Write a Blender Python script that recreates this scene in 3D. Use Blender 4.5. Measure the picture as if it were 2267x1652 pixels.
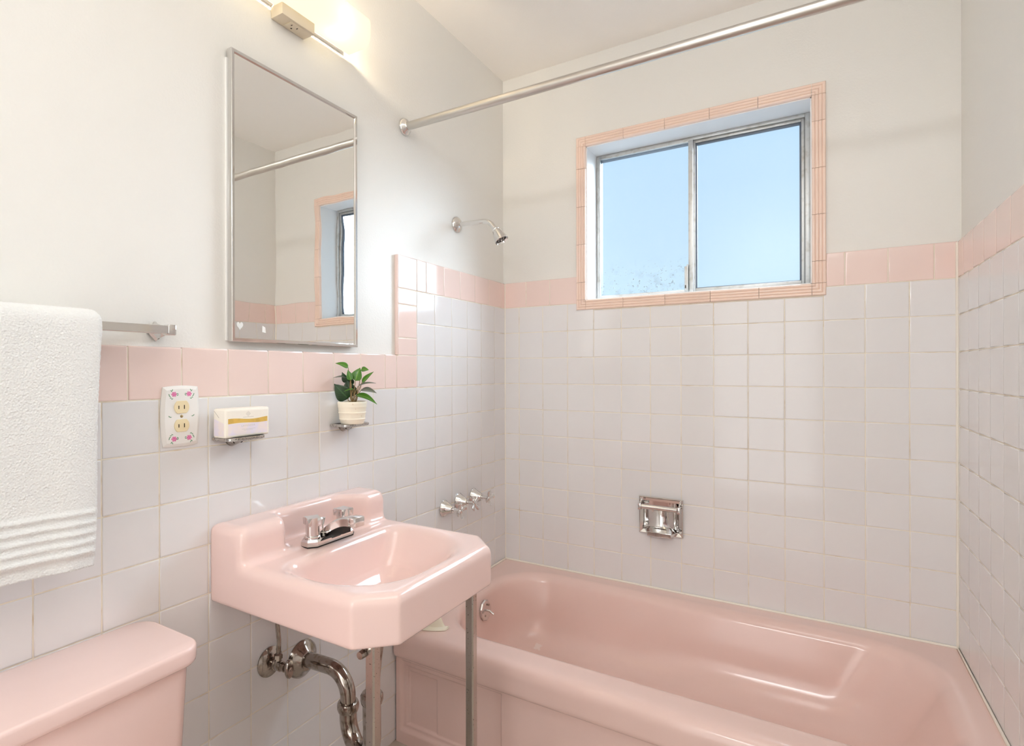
import bpy, bmesh, math, random
import numpy as np
from mathutils import Vector, Matrix

random.seed(7)
for o in list(bpy.data.objects):
    bpy.data.objects.remove(o, do_unlink=True)
scene = bpy.context.scene
COL = scene.collection

# ------------------------------------------------------------------ camera
IW, IH = 2267.0, 1652.0
FPX, CXP, CYP = 1236.66, 1022.71, 819.44
YAW, ROLL = -0.5595, -0.0023
CAM = Vector((1.1302, -2.1576, 1.1822))
F = Vector((math.sin(YAW), math.cos(YAW), 0))
R0 = Vector((math.cos(YAW), -math.sin(YAW), 0))
U0 = Vector((0, 0, 1))
R = R0 * math.cos(ROLL) + U0 * math.sin(ROLL)
U = U0 * math.cos(ROLL) - R0 * math.sin(ROLL)
cd = bpy.data.cameras.new('camera')
cam = bpy.data.objects.new('camera', cd)
COL.objects.link(cam)
cd.sensor_fit = 'HORIZONTAL'
cd.sensor_width = 36.0
cd.lens = FPX / IW * 36.0
cd.shift_x = (IW / 2 - CXP) / IW
cd.shift_y = -(IH / 2 - CYP) / IW
cd.clip_start = 0.02
m = Matrix((R, U, -F)).transposed().to_4x4()
m.translation = CAM
cam.matrix_world = m
scene.camera = cam

# ------------------------------------------------------------------ world, sun, large lights, exposure
world = bpy.data.worlds.new('sky')
scene.world = world
world.use_nodes = True
wn, wl = world.node_tree.nodes, world.node_tree.links
wn.clear()
w_out = wn.new('ShaderNodeOutputWorld')
w_bg = wn.new('ShaderNodeBackground')
w_tc = wn.new('ShaderNodeTexCoord')
w_sep = wn.new('ShaderNodeSeparateXYZ')
w_ramp = wn.new('ShaderNodeValToRGB')
wl.new(w_tc.outputs['Generated'], w_sep.inputs[0])
wl.new(w_sep.outputs['Z'], w_ramp.inputs[0])
w_ramp.color_ramp.elements[0].position = 0.0
w_ramp.color_ramp.elements[0].color = (0.60, 0.81, 0.96, 1)
w_ramp.color_ramp.elements[1].position = 0.6
w_ramp.color_ramp.elements[1].color = (0.48, 0.74, 1.0, 1)
wl.new(w_ramp.outputs[0], w_bg.inputs[0])
w_bg.inputs[1].default_value = 0.82
wl.new(w_bg.outputs[0], w_out.inputs[0])

def add_light(name, kind, loc, energy, color, **kw):
    d = bpy.data.lights.new(name, kind)
    d.energy = energy
    d.color = color
    for k, v in kw.items():
        setattr(d, k, v)
    o = bpy.data.objects.new(name, d)
    o.location = loc
    COL.objects.link(o)
    return o

def aim(o, d):
    o.rotation_euler = Vector(d).to_track_quat('-Z', 'Y').to_euler()

sun = add_light('hazy_sun', 'SUN', (1.5, 2.5, 3.2), 13.0, (0.76, 0.89, 1.0), angle=math.radians(68))
aim(sun, (-0.50, -0.72, -0.62))
portal = add_light('window_portal', 'AREA', (0.749, 0.20, 1.769), 1.0, (1, 1, 1), shape='RECTANGLE', size=0.78, size_y=0.63)
aim(portal, (0, -1, 0))
portal.data.cycles.is_portal = True
bounce = add_light('ceiling_bounce_fill', 'AREA', (1.20, -1.60, 2.28), 5.0, (0.92, 0.96, 1.0), shape='RECTANGLE', size=0.7, size_y=0.7)  # unseen fill added below the ceiling, facing up to brighten the room
aim(bounce, (0.0, 0.0, 1))
low_fill = add_light('rear_low_fill', 'AREA', (0.75, -3.66, 1.02), 7.5, (0.94, 0.97, 1.0), shape='RECTANGLE', size=0.80, size_y=1.95)  # added fill panel before the closed rear wall, brightens front faces from low down
aim(low_fill, (0.0, 1, 0))
high_fill = add_light('rear_high_fill', 'AREA', (0.95, -3.64, 2.32), 10.0, (0.95, 0.975, 1.0), shape='RECTANGLE', size=0.9, size_y=0.20)  # made-up fill strip high at the rear, no fitting there
aim(high_fill, (0.0, 1, -0.25))

scene.view_settings.view_transform = 'Standard'
scene.view_settings.look = 'None'
scene.view_settings.gamma = 1.0
scene.view_settings.use_curve_mapping = False
scene.view_settings.exposure = 0.37
scene.cycles.max_bounces = 12
scene.cycles.diffuse_bounces = 7
scene.cycles.use_light_tree = False
scene.cycles.glossy_bounces = 4
scene.cycles.transparent_max_bounces = 12
scene.cycles.caustics_reflective = False
scene.cycles.caustics_refractive = False

# ------------------------------------------------------------------ materials
def srgb(r, g, b):
    def f(c):
        c /= 255.0
        return c / 12.92 if c <= 0.04045 else ((c + 0.055) / 1.055) ** 2.4
    return (f(r), f(g), f(b), 1.0)

def new_mat(name):
    mt = bpy.data.materials.new(name)
    mt.use_nodes = True
    return mt, mt.node_tree.nodes, mt.node_tree.links, mt.node_tree.nodes['Principled BSDF']

def mat(name, col, rough=0.5, metal=0.0, coat=0.0, var=0.0, noise=None, bump=None, spec=None, dark=None):
    """noise=(scale, colour2, lo, hi) blends a second colour in; bump=(scale, strength, distance); dark=(scale, colour, lo, hi) specks"""
    mt, n, l, p = new_mat(name)
    p.inputs['Roughness'].default_value = rough
    p.inputs['Metallic'].default_value = metal
    if coat:
        p.inputs['Coat Weight'].default_value = coat
        p.inputs['Coat Roughness'].default_value = 0.03
    if spec is not None:
        p.inputs['Specular IOR Level'].default_value = spec
    rgb = n.new('ShaderNodeRGB')
    rgb.outputs[0].default_value = col
    cur = rgb.outputs[0]
    tc = n.new('ShaderNodeTexCoord')
    for spec_n in (noise, dark):
        if spec_n:
            ns = n.new('ShaderNodeTexNoise')
            ns.inputs['Scale'].default_value = spec_n[0]
            ns.inputs['Detail'].default_value = 5
            l.new(tc.outputs['Object'], ns.inputs['Vector'])
            mr = n.new('ShaderNodeMapRange')
            mr.inputs['From Min'].default_value = spec_n[2]
            mr.inputs['From Max'].default_value = spec_n[3]
            l.new(ns.outputs[0], mr.inputs[0])
            mx = n.new('ShaderNodeMix')
            mx.data_type = 'RGBA'
            l.new(mr.outputs[0], mx.inputs[0])
            l.new(cur, mx.inputs[6])
            mx.inputs[7].default_value = spec_n[1]
            cur = mx.outputs[2]
    if var:
        oi = n.new('ShaderNodeObjectInfo')
        mr = n.new('ShaderNodeMapRange')
        mr.inputs['To Min'].default_value = 1 - var
        mr.inputs['To Max'].default_value = 1 + var
        l.new(oi.outputs['Random'], mr.inputs[0])
        hs = n.new('ShaderNodeHueSaturation')
        l.new(mr.outputs[0], hs.inputs['Value'])
        l.new(cur, hs.inputs['Color'])
        cur = hs.outputs[0]
    l.new(cur, p.inputs['Base Color'])
    if bump:
        ns = n.new('ShaderNodeTexNoise')
        ns.inputs['Scale'].default_value = bump[0]
        ns.inputs['Detail'].default_value = 3
        l.new(tc.outputs['Object'], ns.inputs['Vector'])
        bp = n.new('ShaderNodeBump')
        bp.inputs['Strength'].default_value = bump[1]
        bp.inputs['Distance'].default_value = bump[2]
        l.new(ns.outputs[0], bp.inputs['Height'])
        l.new(bp.outputs[0], p.inputs['Normal'])
    return mt

M = {}
CHIP = (-0.5012, 0.1810, 0.1309)
M['plaster'] = mat('cream_plaster', srgb(234, 232, 227), 0.42, bump=(170, 0.22, 0.002), spec=0.4)
M['ceiling'] = mat('ceiling_paint', srgb(252, 249, 244), 0.6, bump=(140, 0.15, 0.002))
M['tile'] = mat('white_glazed_tile', srgb(230, 228, 228), 0.09, var=0.012, spec=0.5, bump=(9, 0.03, 0.002))
M['pink_tile'] = mat('pink_glazed_tile', srgb(239, 216, 208), 0.09, var=0.015, spec=0.5, bump=(9, 0.03, 0.002))
M['ribbed'] = mat('peach_ribbed_tile', srgb(244, 219, 204), 0.14, var=0.02)
M['grout'] = mat('beige_grout', srgb(236, 228, 212), 0.85, noise=(22, srgb(216, 198, 170), 0.55, 0.75))
M['caulk'] = mat('white_caulk', srgb(242, 236, 224), 0.5)
M['porcelain'] = mat('pink_porcelain', srgb(239, 211, 204), 0.10, coat=0.35)
M['enamel'] = mat('worn_pink_enamel', srgb(233, 203, 194), 0.16, coat=0.2)
M['chrome'] = mat('chrome', srgb(222, 220, 218), 0.07, 1.0)
M['old_chrome'] = mat('tarnished_chrome', srgb(176, 168, 160), 0.13, 1.0, noise=(60, srgb(120, 106, 92), 0.5, 0.72))
M['pitted_chrome'] = mat('pitted_chrome', srgb(200, 196, 192), 0.2, 1.0, dark=(420, srgb(70, 60, 52), 0.57, 0.63))
M['leg'] = mat('speckled_chrome', srgb(190, 184, 178), 0.2, 1.0, dark=(260, srgb(60, 46, 38), 0.66, 0.70))
M['rod'] = mat('satin_aluminium', srgb(206, 202, 196), 0.28, 1.0)
M['alu'] = mat('window_aluminium', srgb(205, 205, 203), 0.42, 0.6, noise=(40, srgb(180, 176, 168), 0.5, 0.75))
M['alu_dark'] = mat('window_gasket', srgb(112, 120, 132), 0.5, 0.3)
M['reveal'] = mat('white_gloss_paint', srgb(240, 240, 240), 0.35)
M['white'] = mat('white_enamel', srgb(242, 240, 236), 0.2)
M['black'] = mat('black_rubber_and_shade', srgb(26, 22, 20), 0.5)
M['ivory'] = mat('ivory_plastic', srgb(240, 224, 184), 0.3)
M['almond'] = mat('almond_plastic', srgb(224, 211, 188), 0.35)
M['cream_plastic'] = mat('cream_plastic', srgb(244, 238, 218), 0.35)
M['screw'] = mat('brass_screw', srgb(190, 170, 130), 0.3, 1.0)
M['slot'] = mat('dark_slot', srgb(48, 36, 18), 0.7)
M['rose'] = mat('rose_print', srgb(222, 100, 160), 0.4, noise=(900, srgb(246, 190, 220), 0.5, 0.6))
M['rose_leaf'] = mat('rose_leaf_print', srgb(92, 148, 110), 0.4)
M['pot'] = mat('cream_ceramic', srgb(246, 238, 218), 0.45, dark=(160, srgb(214, 186, 150), 0.66, 0.75))
M['soil'] = mat('potting_soil', srgb(112, 92, 66), 0.9, bump=(300, 0.8, 0.004))
M['stem'] = mat('brown_stem', srgb(146, 120, 78), 0.5)
M['paper'] = mat('soap_wrapper', srgb(246, 240, 228), 0.42, bump=(60, 0.2, 0.002))
M['paper_lilac'] = mat('soap_wrapper_lilac', srgb(232, 224, 236), 0.42, noise=(40, srgb(240, 228, 226), 0.45, 0.6))
M['gold'] = mat('gold_band_print', srgb(222, 184, 92), 0.35, noise=(50, srgb(206, 170, 84), 0.45, 0.6))
M['print'] = mat('grey_print', srgb(206, 202, 194), 0.5)
M['fold'] = mat('wrapper_fold', srgb(176, 166, 160), 0.6)
M['floor'] = mat('pale_floor_tile', srgb(196, 184, 172), 0.35, noise=(8, srgb(176, 164, 152), 0.4, 0.7))
M['sticker'] = mat('silver_sticker', srgb(222, 220, 214), 0.35, 0.3, bump=(500, 0.6, 0.002))
M['tape'] = mat('white_tape', srgb(238, 236, 232), 0.5)
M['dark_hole'] = mat('dark_nozzle', srgb(22, 20, 18), 0.35)

# mirror glass, slightly wavy
mt, n, l, p = new_mat('old_mirror_glass')
p.inputs['Base Color'].default_value = (0.94, 0.93, 0.90, 1)
p.inputs['Metallic'].default_value = 1
p.inputs['Roughness'].default_value = 0.0
tc = n.new('ShaderNodeTexCoord'); ns = n.new('ShaderNodeTexNoise'); bp = n.new('ShaderNodeBump')
ns.inputs['Scale'].default_value = 16; ns.inputs['Detail'].default_value = 0
bp.inputs['Strength'].default_value = 0.013; bp.inputs['Distance'].default_value = 0.01
l.new(tc.outputs['Object'], ns.inputs['Vector']); l.new(ns.outputs[0], bp.inputs['Height']); l.new(bp.outputs[0], p.inputs['Normal'])
M['mirror'] = mt

# a chipped pale patch on the tub enamel
mt = M['enamel']; n, l = mt.node_tree.nodes, mt.node_tree.links
p = n['Principled BSDF']
src = p.inputs['Base Color'].links[0].from_socket
tc = n.new('ShaderNodeTexCoord'); vd = n.new('ShaderNodeVectorMath'); vd.operation = 'DISTANCE'
vd.inputs[1].default_value = CHIP
l.new(tc.outputs['Object'], vd.inputs[0])
ns = n.new('ShaderNodeTexNoise'); ns.inputs['Scale'].default_value = 60; l.new(tc.outputs['Object'], ns.inputs['Vector'])
ma = n.new('ShaderNodeMath'); ma.operation = 'MULTIPLY_ADD'; ma.inputs[1].default_value = 0.03; l.new(ns.outputs[0], ma.inputs[0]); l.new(vd.outputs['Value'], ma.inputs[2])
mr = n.new('ShaderNodeMapRange'); l.new(ma.outputs[0], mr.inputs[0])
mr.inputs['From Min'].default_value = 0.031; mr.inputs['From Max'].default_value = 0.027; mr.inputs['To Max'].default_value = 0.7
mx = n.new('ShaderNodeMix'); mx.data_type = 'RGBA'; l.new(mr.outputs[0], mx.inputs[0]); l.new(src, mx.inputs[6]); mx.inputs[7].default_value = srgb(240, 226, 220)
l.new(mx.outputs[2], p.inputs['Base Color'])

# window panes: mostly clear to the sky, lightly milky; the sliding one carries mould specks low down
def pane_mat(name, mould):
    mt, n, l, p = new_mat(name)
    n.remove(p)
    out = n['Material Output']
    tr = n.new('ShaderNodeBsdfTransparent'); tr.inputs[0].default_value = (0.98, 0.99, 1, 1)
    df = n.new('ShaderNodeBsdfDiffuse'); df.inputs[0].default_value = (0.9, 0.93, 0.95, 1)
    mx = n.new('ShaderNodeMixShader'); mx.inputs[0].default_value = 0.05
    l.new(tr.outputs[0], mx.inputs[1]); l.new(df.outputs[0], mx.inputs[2])
    cur = mx
    if mould:
        tc = n.new('ShaderNodeTexCoord')
        sep = n.new('ShaderNodeSeparateXYZ'); l.new(tc.outputs['Object'], sep.inputs[0])
        hz = n.new('ShaderNodeMapRange'); l.new(sep.outputs['Z'], hz.inputs[0])
        hz.inputs['From Min'].default_value = mould[1]; hz.inputs['From Max'].default_value = mould[0]
        facs = []
        for sc, lo, hi, amt in ((95, 0.63, 0.71, 0.9), (26, 0.54, 0.80, 0.32)):
            ns = n.new('ShaderNodeTexNoise'); ns.inputs['Scale'].default_value = sc; ns.inputs['Detail'].default_value = 3
            l.new(tc.outputs['Object'], ns.inputs['Vector'])
            mr = n.new('ShaderNodeMapRange'); l.new(ns.outputs[0], mr.inputs[0])
            mr.inputs['From Min'].default_value = lo; mr.inputs['From Max'].default_value = hi
            mr.inputs['To Max'].default_value = amt
            mu = n.new('ShaderNodeMath'); mu.operation = 'MULTIPLY'
            l.new(mr.outputs[0], mu.inputs[0]); l.new(hz.outputs[0], mu.inputs[1])
            facs.append(mu)
        ad = n.new('ShaderNodeMath'); ad.operation = 'MAXIMUM'
        l.new(facs[0].outputs[0], ad.inputs[0]); l.new(facs[1].outputs[0], ad.inputs[1])
        md = n.new('ShaderNodeBsdfDiffuse'); md.inputs[0].default_value = (0.30, 0.34, 0.36, 1)
        m2 = n.new('ShaderNodeMixShader')
        l.new(ad.outputs[0], m2.inputs[0]); l.new(cur.outputs[0], m2.inputs[1]); l.new(md.outputs[0], m2.inputs[2])
        cur = m2
    gl = n.new('ShaderNodeBsdfGlossy'); gl.inputs['Roughness'].default_value = 0.25
    m3 = n.new('ShaderNodeMixShader'); m3.inputs[0].default_value = 0.015
    l.new(cur.outputs[0], m3.inputs[1]); l.new(gl.outputs[0], m3.inputs[2])
    l.new(m3.outputs[0], out.inputs[0])
    return mt
M['pane'] = pane_mat('milky_pane', None)
M['pane_mould'] = pane_mat('milky_pane_with_mould', (0.05, 0.21))

# lamp shade: glows warm, lets the bulbs shine through
mt, n, l, p = new_mat('frosted_lamp_shade')
n.remove(p)
em = n.new('ShaderNodeEmission'); em.inputs[0].default_value = (1.0, 0.87, 0.62, 1); em.inputs[1].default_value = 0.85
ts = n.new('ShaderNodeBsdfTranslucent'); ts.inputs[0].default_value = (0.16, 0.15, 0.12, 1)
ad = n.new('ShaderNodeAddShader')
l.new(em.outputs[0], ad.inputs[0]); l.new(ts.outputs[0], ad.inputs[1]); l.new(ad.outputs[0], n['Material Output'].inputs[0])
M['shade'] = mt
mt, n, l, p = new_mat('lit_bulb')
p.inputs['Emission Color'].default_value = (1, 0.84, 0.58, 1); p.inputs['Emission Strength'].default_value = 6
M['bulb'] = mt

# towel: terry loops
mt, n, l, p = new_mat('white_terry')
p.inputs['Base Color'].default_value = srgb(230, 230, 228); p.inputs['Roughness'].default_value = 0.95
p.inputs['Sheen Weight'].default_value = 0.3
tc = n.new('ShaderNodeTexCoord'); ns = n.new('ShaderNodeTexVoronoi'); ns.inputs['Scale'].default_value = 300
bp = n.new('ShaderNodeBump'); bp.inputs['Strength'].default_value = 0.8; bp.inputs['Distance'].default_value = 0.0014
l.new(tc.outputs['Object'], ns.inputs['Vector']); l.new(ns.outputs[0], bp.inputs['Height']); l.new(bp.outputs[0], p.inputs['Normal'])
M['towel'] = mt

# leaves: midrib and side veins along local UV written as a colour attribute
def leaf_mat(name, c1, c2, vein):
    mt, n, l, p = new_mat(name)
    p.inputs['Roughness'].default_value = 0.28
    uv = n.new('ShaderNodeUVMap'); uv.uv_map = 'leaf'
    sep = n.new('ShaderNodeSeparateXYZ'); l.new(uv.outputs[0], sep.inputs[0])
    ab = n.new('ShaderNodeMath'); ab.operation = 'ABSOLUTE'; l.new(sep.outputs['X'], ab.inputs[0])
    # v - 0.5|u| gives slanted side veins
    sl = n.new('ShaderNodeMath'); sl.operation = 'MULTIPLY_ADD'; sl.inputs[1].default_value = -0.45
    l.new(ab.outputs[0], sl.inputs[0]); l.new(sep.outputs['Y'], sl.inputs[2])
    wv = n.new('ShaderNodeMath'); wv.operation = 'MULTIPLY'; wv.inputs[1].default_value = 44; l.new(sl.outputs[0], wv.inputs[0])
    sn = n.new('ShaderNodeMath'); sn.operation = 'SINE'; l.new(wv.outputs[0], sn.inputs[0])
    mr = n.new('ShaderNodeMapRange'); l.new(sn.outputs[0], mr.inputs[0]); mr.inputs['From Min'].default_value = 0.75; mr.inputs['To Max'].default_value = 0.45
    rib = n.new('ShaderNodeMapRange'); l.new(ab.outputs[0], rib.inputs[0])
    rib.inputs['From Min'].default_value = 0.10; rib.inputs['From Max'].default_value = 0.03
    mxm = n.new('ShaderNodeMath'); mxm.operation = 'MAXIMUM'; l.new(mr.outputs[0], mxm.inputs[0]); l.new(rib.outputs[0], mxm.inputs[1])
    oi = n.new('ShaderNodeObjectInfo')
    mx0 = n.new('ShaderNodeMix'); mx0.data_type = 'RGBA'; l.new(oi.outputs['Random'], mx0.inputs[0])
    mx0.inputs[6].default_value = c1; mx0.inputs[7].default_value = c2
    mx = n.new('ShaderNodeMix'); mx.data_type = 'RGBA'; l.new(mxm.outputs[0], mx.inputs[0]); l.new(mx0.outputs[2], mx.inputs[6]); mx.inputs[7].default_value = vein
    l.new(mx.outputs[2], p.inputs['Base Color'])
    return mt
M['leaf_dark'] = leaf_mat('dark_green_leaf', srgb(20, 50, 18), srgb(28, 62, 26), srgb(60, 98, 52))
M['leaf'] = leaf_mat('green_leaf', srgb(52, 108, 22), srgb(72, 126, 34), srgb(128, 168, 70))
M['leaf_grey'] = leaf_mat('grey_green_leaf', srgb(96, 106, 92), srgb(120, 122, 108), srgb(150, 150, 132))

# ------------------------------------------------------------------ helpers
def link(o, parent=None):
    COL.objects.link(o)
    if parent:
        o.parent = parent
    return o

def tag(o, label=None, cat=None, group=None, kind=None):
    if label: o['label'] = label
    if cat: o['category'] = cat
    if group: o['group'] = group
    if kind: o['kind'] = kind
    return o

def thing(name, label, cat, loc, group=None):
    o = bpy.data.objects.new(name, None)
    o.empty_display_size = 0.05
    o.location = loc
    COL.objects.link(o)
    return tag(o, label, cat, group)

def world_loc(o):
    v = Vector((0, 0, 0))
    while o:
        v += Vector(o.location)
        o = o.parent
    return v

def smooth_mesh(me, angle=None):
    me.shade_smooth()
    if angle is not None:
        me.set_sharp_from_angle(angle=math.radians(angle))

class MB:
    """collects geometry given in world coordinates; build() links it as ONE mesh object"""
    def __init__(self):
        self.v, self.f = [], []
    def add(self, vs, fs):
        o = len(self.v)
        self.v += [tuple(q) for q in vs]
        self.f += [tuple(i + o for i in f) for f in fs]
        return self
    def box(self, x0, x1, y0, y1, z0, z1, bevel=0.0, seg=2):
        if bevel <= 0:
            return self.add([(x, y, z) for z in (z0, z1) for y in (y0, y1) for x in (x0, x1)],
                            [(0, 2, 3, 1), (4, 5, 7, 6), (0, 1, 5, 4), (2, 6, 7, 3), (0, 4, 6, 2), (1, 3, 7, 5)])
        bm = bmesh.new()
        bmesh.ops.create_cube(bm, size=1)
        for v in bm.verts:
            v.co = Vector(((x0 + x1) / 2 + v.co.x * (x1 - x0), (y0 + y1) / 2 + v.co.y * (y1 - y0), (z0 + z1) / 2 + v.co.z * (z1 - z0)))
        bmesh.ops.bevel(bm, geom=bm.edges[:], offset=bevel, segments=seg, profile=0.5, affect='EDGES')
        return self.bm(bm)
    def bm(self, bm):
        bm.verts.index_update()
        self.add([v.co.copy() for v in bm.verts], [[v.index for v in f.verts] for f in bm.faces])
        bm.free()
        return self
    def loft(self, loops, cap0=True, cap1=True, close=False):
        n = len(loops[0])
        vs = [p for lp in loops for p in lp]
        fs = []
        L = len(loops)
        for i in range(L if close else L - 1):
            a, b = i * n, ((i + 1) % L) * n
            for j in range(n):
                k = (j + 1) % n
                fs.append((a + j, a + k, b + k, b + j))
        if not close:
            if cap0: fs.append(tuple(range(n - 1, -1, -1)))
            if cap1: fs.append(tuple(range((L - 1) * n, L * n)))
        return self.add(vs, fs)
    def lathe(self, origin, axis, prof, seg=32, cap=True, ref=None, phase=0.0):
        """prof: list of (distance along axis, radius)"""
        a = Vector(axis).normalized()
        ref = Vector(ref) if ref else (Vector((0, 0, 1)) if abs(a.z) < 0.9 else Vector((1, 0, 0)))
        e1 = a.cross(ref).normalized(); e2 = a.cross(e1)
        o = Vector(origin)
        loops = [[o + a * d + (e1 * math.cos(t) + e2 * math.sin(t)) * max(r, 1e-5) for t in [phase + 2 * math.pi * k / seg for k in range(seg)]] for d, r in prof]
        return self.loft(loops, cap, cap)
    def tube(self, pts, rad, seg=16, cap=True):
        pts = [Vector(p) for p in pts]
        n = len(pts)
        rads = rad if isinstance(rad, (list, tuple)) else [rad] * n
        tang = [((pts[min(i + 1, n - 1)] - pts[max(i - 1, 0)])).normalized() for i in range(n)]
        e1 = tang[0].orthogonal().normalized()
        loops = []
        for i in range(n):
            t = tang[i]
            e1 = (e1 - t * e1.dot(t)).normalized()
            e2 = t.cross(e1)
            loops.append([pts[i] + (e1 * math.cos(a) + e2 * math.sin(a)) * rads[i] for a in [2 * math.pi * k / seg for k in range(seg)]])
        return self.loft(loops, cap, cap)
    def slab(self, x0, x1, y0, y1, r, prof, seg=6, off=(0, 0)):
        """rounded-rectangle plan, prof: list of (inset, z)"""
        loops = []
        for ins, z in prof:
            rr = max(r - ins, 0.001)
            pts = []
            for cx, cy, a0 in ((x1 - ins - rr, y1 - ins - rr, 0), (x0 + ins + rr, y1 - ins - rr, 90), (x0 + ins + rr, y0 + ins + rr, 180), (x1 - ins - rr, y0 + ins + rr, 270)):
                for k in range(seg + 1):
                    a = math.radians(a0 + 90 * k / seg)
                    pts.append((cx + rr * math.cos(a), cy + rr * math.sin(a), z))
            loops.append(pts)
        return self.loft(loops)
    def build(self, name, m_, parent=None, smooth=35, mats=None):
        base = world_loc(parent) if parent else Vector((0, 0, 0))
        me = bpy.data.meshes.new(name)
        me.from_pydata([(x - base.x, y - base.y, z - base.z) for x, y, z in self.v], [], self.f)
        me.update()
        bm = bmesh.new(); bm.from_mesh(me); bmesh.ops.recalc_face_normals(bm, faces=bm.faces[:]); bm.to_mesh(me); bm.free()
        if smooth: smooth_mesh(me, smooth)
        me.materials.append(M[m_] if isinstance(m_, str) else m_)
        return link(bpy.data.objects.new(name, me), parent)
    def build_at(self, name, m_, loc, **kw):
        """a one-mesh thing with its origin at its base"""
        o = self.build(name, m_, None, **kw)
        o.data.transform(Matrix.Translation(-Vector(loc)))
        o.location = loc
        return o

def arc(c, r, a0, a1, n, e1, e2):
    c, e1, e2 = Vector(c), Vector(e1), Vector(e2)
    return [c + e1 * (r * math.cos(a0 + (a1 - a0) * k / n)) + e2 * (r * math.sin(a0 + (a1 - a0) * k / n)) for k in range(n + 1)]

# surface nets over a numpy distance field, vertices pulled onto the surface
def sdf_object(name, f, lo, hi, h, m_, parent):
    ax = [np.arange(lo[i], hi[i] + h, h) for i in range(3)]
    X, Y, Z = np.meshgrid(*ax, indexing='ij')
    V = f(X, Y, Z)
    ins = V < 0
    nx, ny, nz = V.shape
    def c(a, i, j, k): return a[i:nx - 1 + i, j:ny - 1 + j, k:nz - 1 + k]
    cnt = sum(c(ins, i, j, k).astype(np.int8) for i in (0, 1) for j in (0, 1) for k in (0, 1))
    act = (cnt > 0) & (cnt < 8)
    ci = np.argwhere(act)
    idx = -np.ones(act.shape, dtype=np.int64); idx[act] = np.arange(len(ci))
    acc = np.zeros((len(ci), 3)); num = np.zeros(len(ci))
    cor = [(i, j, k) for i in (0, 1) for j in (0, 1) for k in (0, 1)]
    for a in cor:
        for d in range(3):
            if a[d] == 0:
                b = list(a); b[d] = 1
                va = V[ci[:, 0] + a[0], ci[:, 1] + a[1], ci[:, 2] + a[2]]
                vb = V[ci[:, 0] + b[0], ci[:, 1] + b[1], ci[:, 2] + b[2]]
                sg = (va < 0) != (vb < 0)
                t = np.where(sg, va / np.where(sg, va - vb, 1), 0)
                pt = np.tile(np.array(a, float), (len(ci), 1)); pt[:, d] = t
                acc[sg] += pt[sg]; num[sg] += 1
    P = (ci + acc / num[:, None]) * h + np.array(lo)
    e = h * 0.2
    for _ in range(4):
        x, y, z = P.T
        v = f(x, y, z)
        g = np.stack([(f(x + e, y, z) - f(x - e, y, z)), (f(x, y + e, z) - f(x, y - e, z)), (f(x, y, z + e) - f(x, y, z - e))], 1) / (2 * e)
        st = g * (v / np.maximum((g * g).sum(1), 0.05))[:, None]
        P -= np.clip(st, -h * 0.5, h * 0.5)
    faces = []
    for d in range(3):
        o1, o2 = [(1, 2), (2, 0), (0, 1)][d]
        sl = [slice(None)] * 3; sl2 = [slice(None)] * 3
        sl[d] = slice(0, -1); sl2[d] = slice(1, None)
        A, B = ins[tuple(sl)], ins[tuple(sl2)]
        for flip, mask in ((False, A & ~B), (True, ~A & B)):
            q = np.argwhere(mask)
            q = q[(q[:, o1] > 0) & (q[:, o2] > 0) & (q[:, o1] < V.shape[o1] - 1) & (q[:, o2] < V.shape[o2] - 1)]
            def cell(d1, d2):
                w = q.copy(); w[:, o1] -= d1; w[:, o2] -= d2
                return idx[w[:, 0], w[:, 1], w[:, 2]]
            qs = [cell(1, 1), cell(0, 1), cell(0, 0), cell(1, 0)]
            if flip: qs = qs[::-1]
            faces.append(np.stack(qs, 1))
    Fa = np.concatenate(faces)
    base = np.array(world_loc(parent)) if parent else 0
    me = bpy.data.meshes.new(name)
    me.from_pydata((P - base).tolist(), [], Fa.tolist())
    me.update(); me.shade_smooth()
    me.materials.append(M[m_])
    return link(bpy.data.objects.new(name, me), parent)

def smax(a, b, k):
    h = np.maximum(k - np.abs(a - b), 0) / k
    return np.maximum(a, b) + h * h * k * 0.25
def smin(a, b, k): return -smax(-a, -b, k)
def box2(x, y, cx, cy, hx, hy, r):
    qx, qy = np.abs(x - cx) - hx + r, np.abs(y - cy) - hy + r
    return np.minimum(np.maximum(qx, qy), 0) + np.hypot(np.maximum(qx, 0), np.maximum(qy, 0)) - r

# ------------------------------------------------------------------ room shell
XR = 1.4935            # face of the right-hand tiles
PH, PV = 0.1095, 0.1085  # tile pitch
RIM = 0.364            # tub rim
CEIL = 2.444
YREAR = -3.70
E_L, E_B = 0.013, 0.010   # how far the tiling stands proud of the plaster

def plate(mb, axis, d0, d1, us, zs, holes):
    """slab between d0 and d1 across axis ('x' or 'y'), grid cells inside holes left out; closed faces"""
    us, zs = sorted(set(us)), sorted(set(zs))
    full = {}
    for i in range(len(us) - 1):
        for j in range(len(zs) - 1):
            uc, zc = (us[i] + us[i + 1]) / 2, (zs[j] + zs[j + 1]) / 2
            full[i, j] = not any(h[0] < uc < h[1] and h[2] < zc < h[3] for h in holes)
    P = (lambda d, u, z: (d, u, z)) if axis == 'x' else (lambda d, u, z: (u, d, z))
    for (i, j), on in full.items():
        if not on: continue
        u0, u1, z0, z1 = us[i], us[i + 1], zs[j], zs[j + 1]
        for d in (d0, d1):
            mb.add([P(d, u0, z0), P(d, u1, z0), P(d, u1, z1), P(d, u0, z1)], [(0, 1, 2, 3)])
        for (a, b), nb in ((((u0, z0), (u0, z1)), (i - 1, j)), (((u1, z0), (u1, z1)), (i + 1, j)), (((u0, z0), (u1, z0)), (i, j - 1)), (((u0, z1), (u1, z1)), (i, j + 1))):
            if not full.get(nb, False):
                mb.add([P(d0, *a), P(d0, *b), P(d1, *b), P(d1, *a)], [(0, 1, 2, 3)])
    return mb

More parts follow.
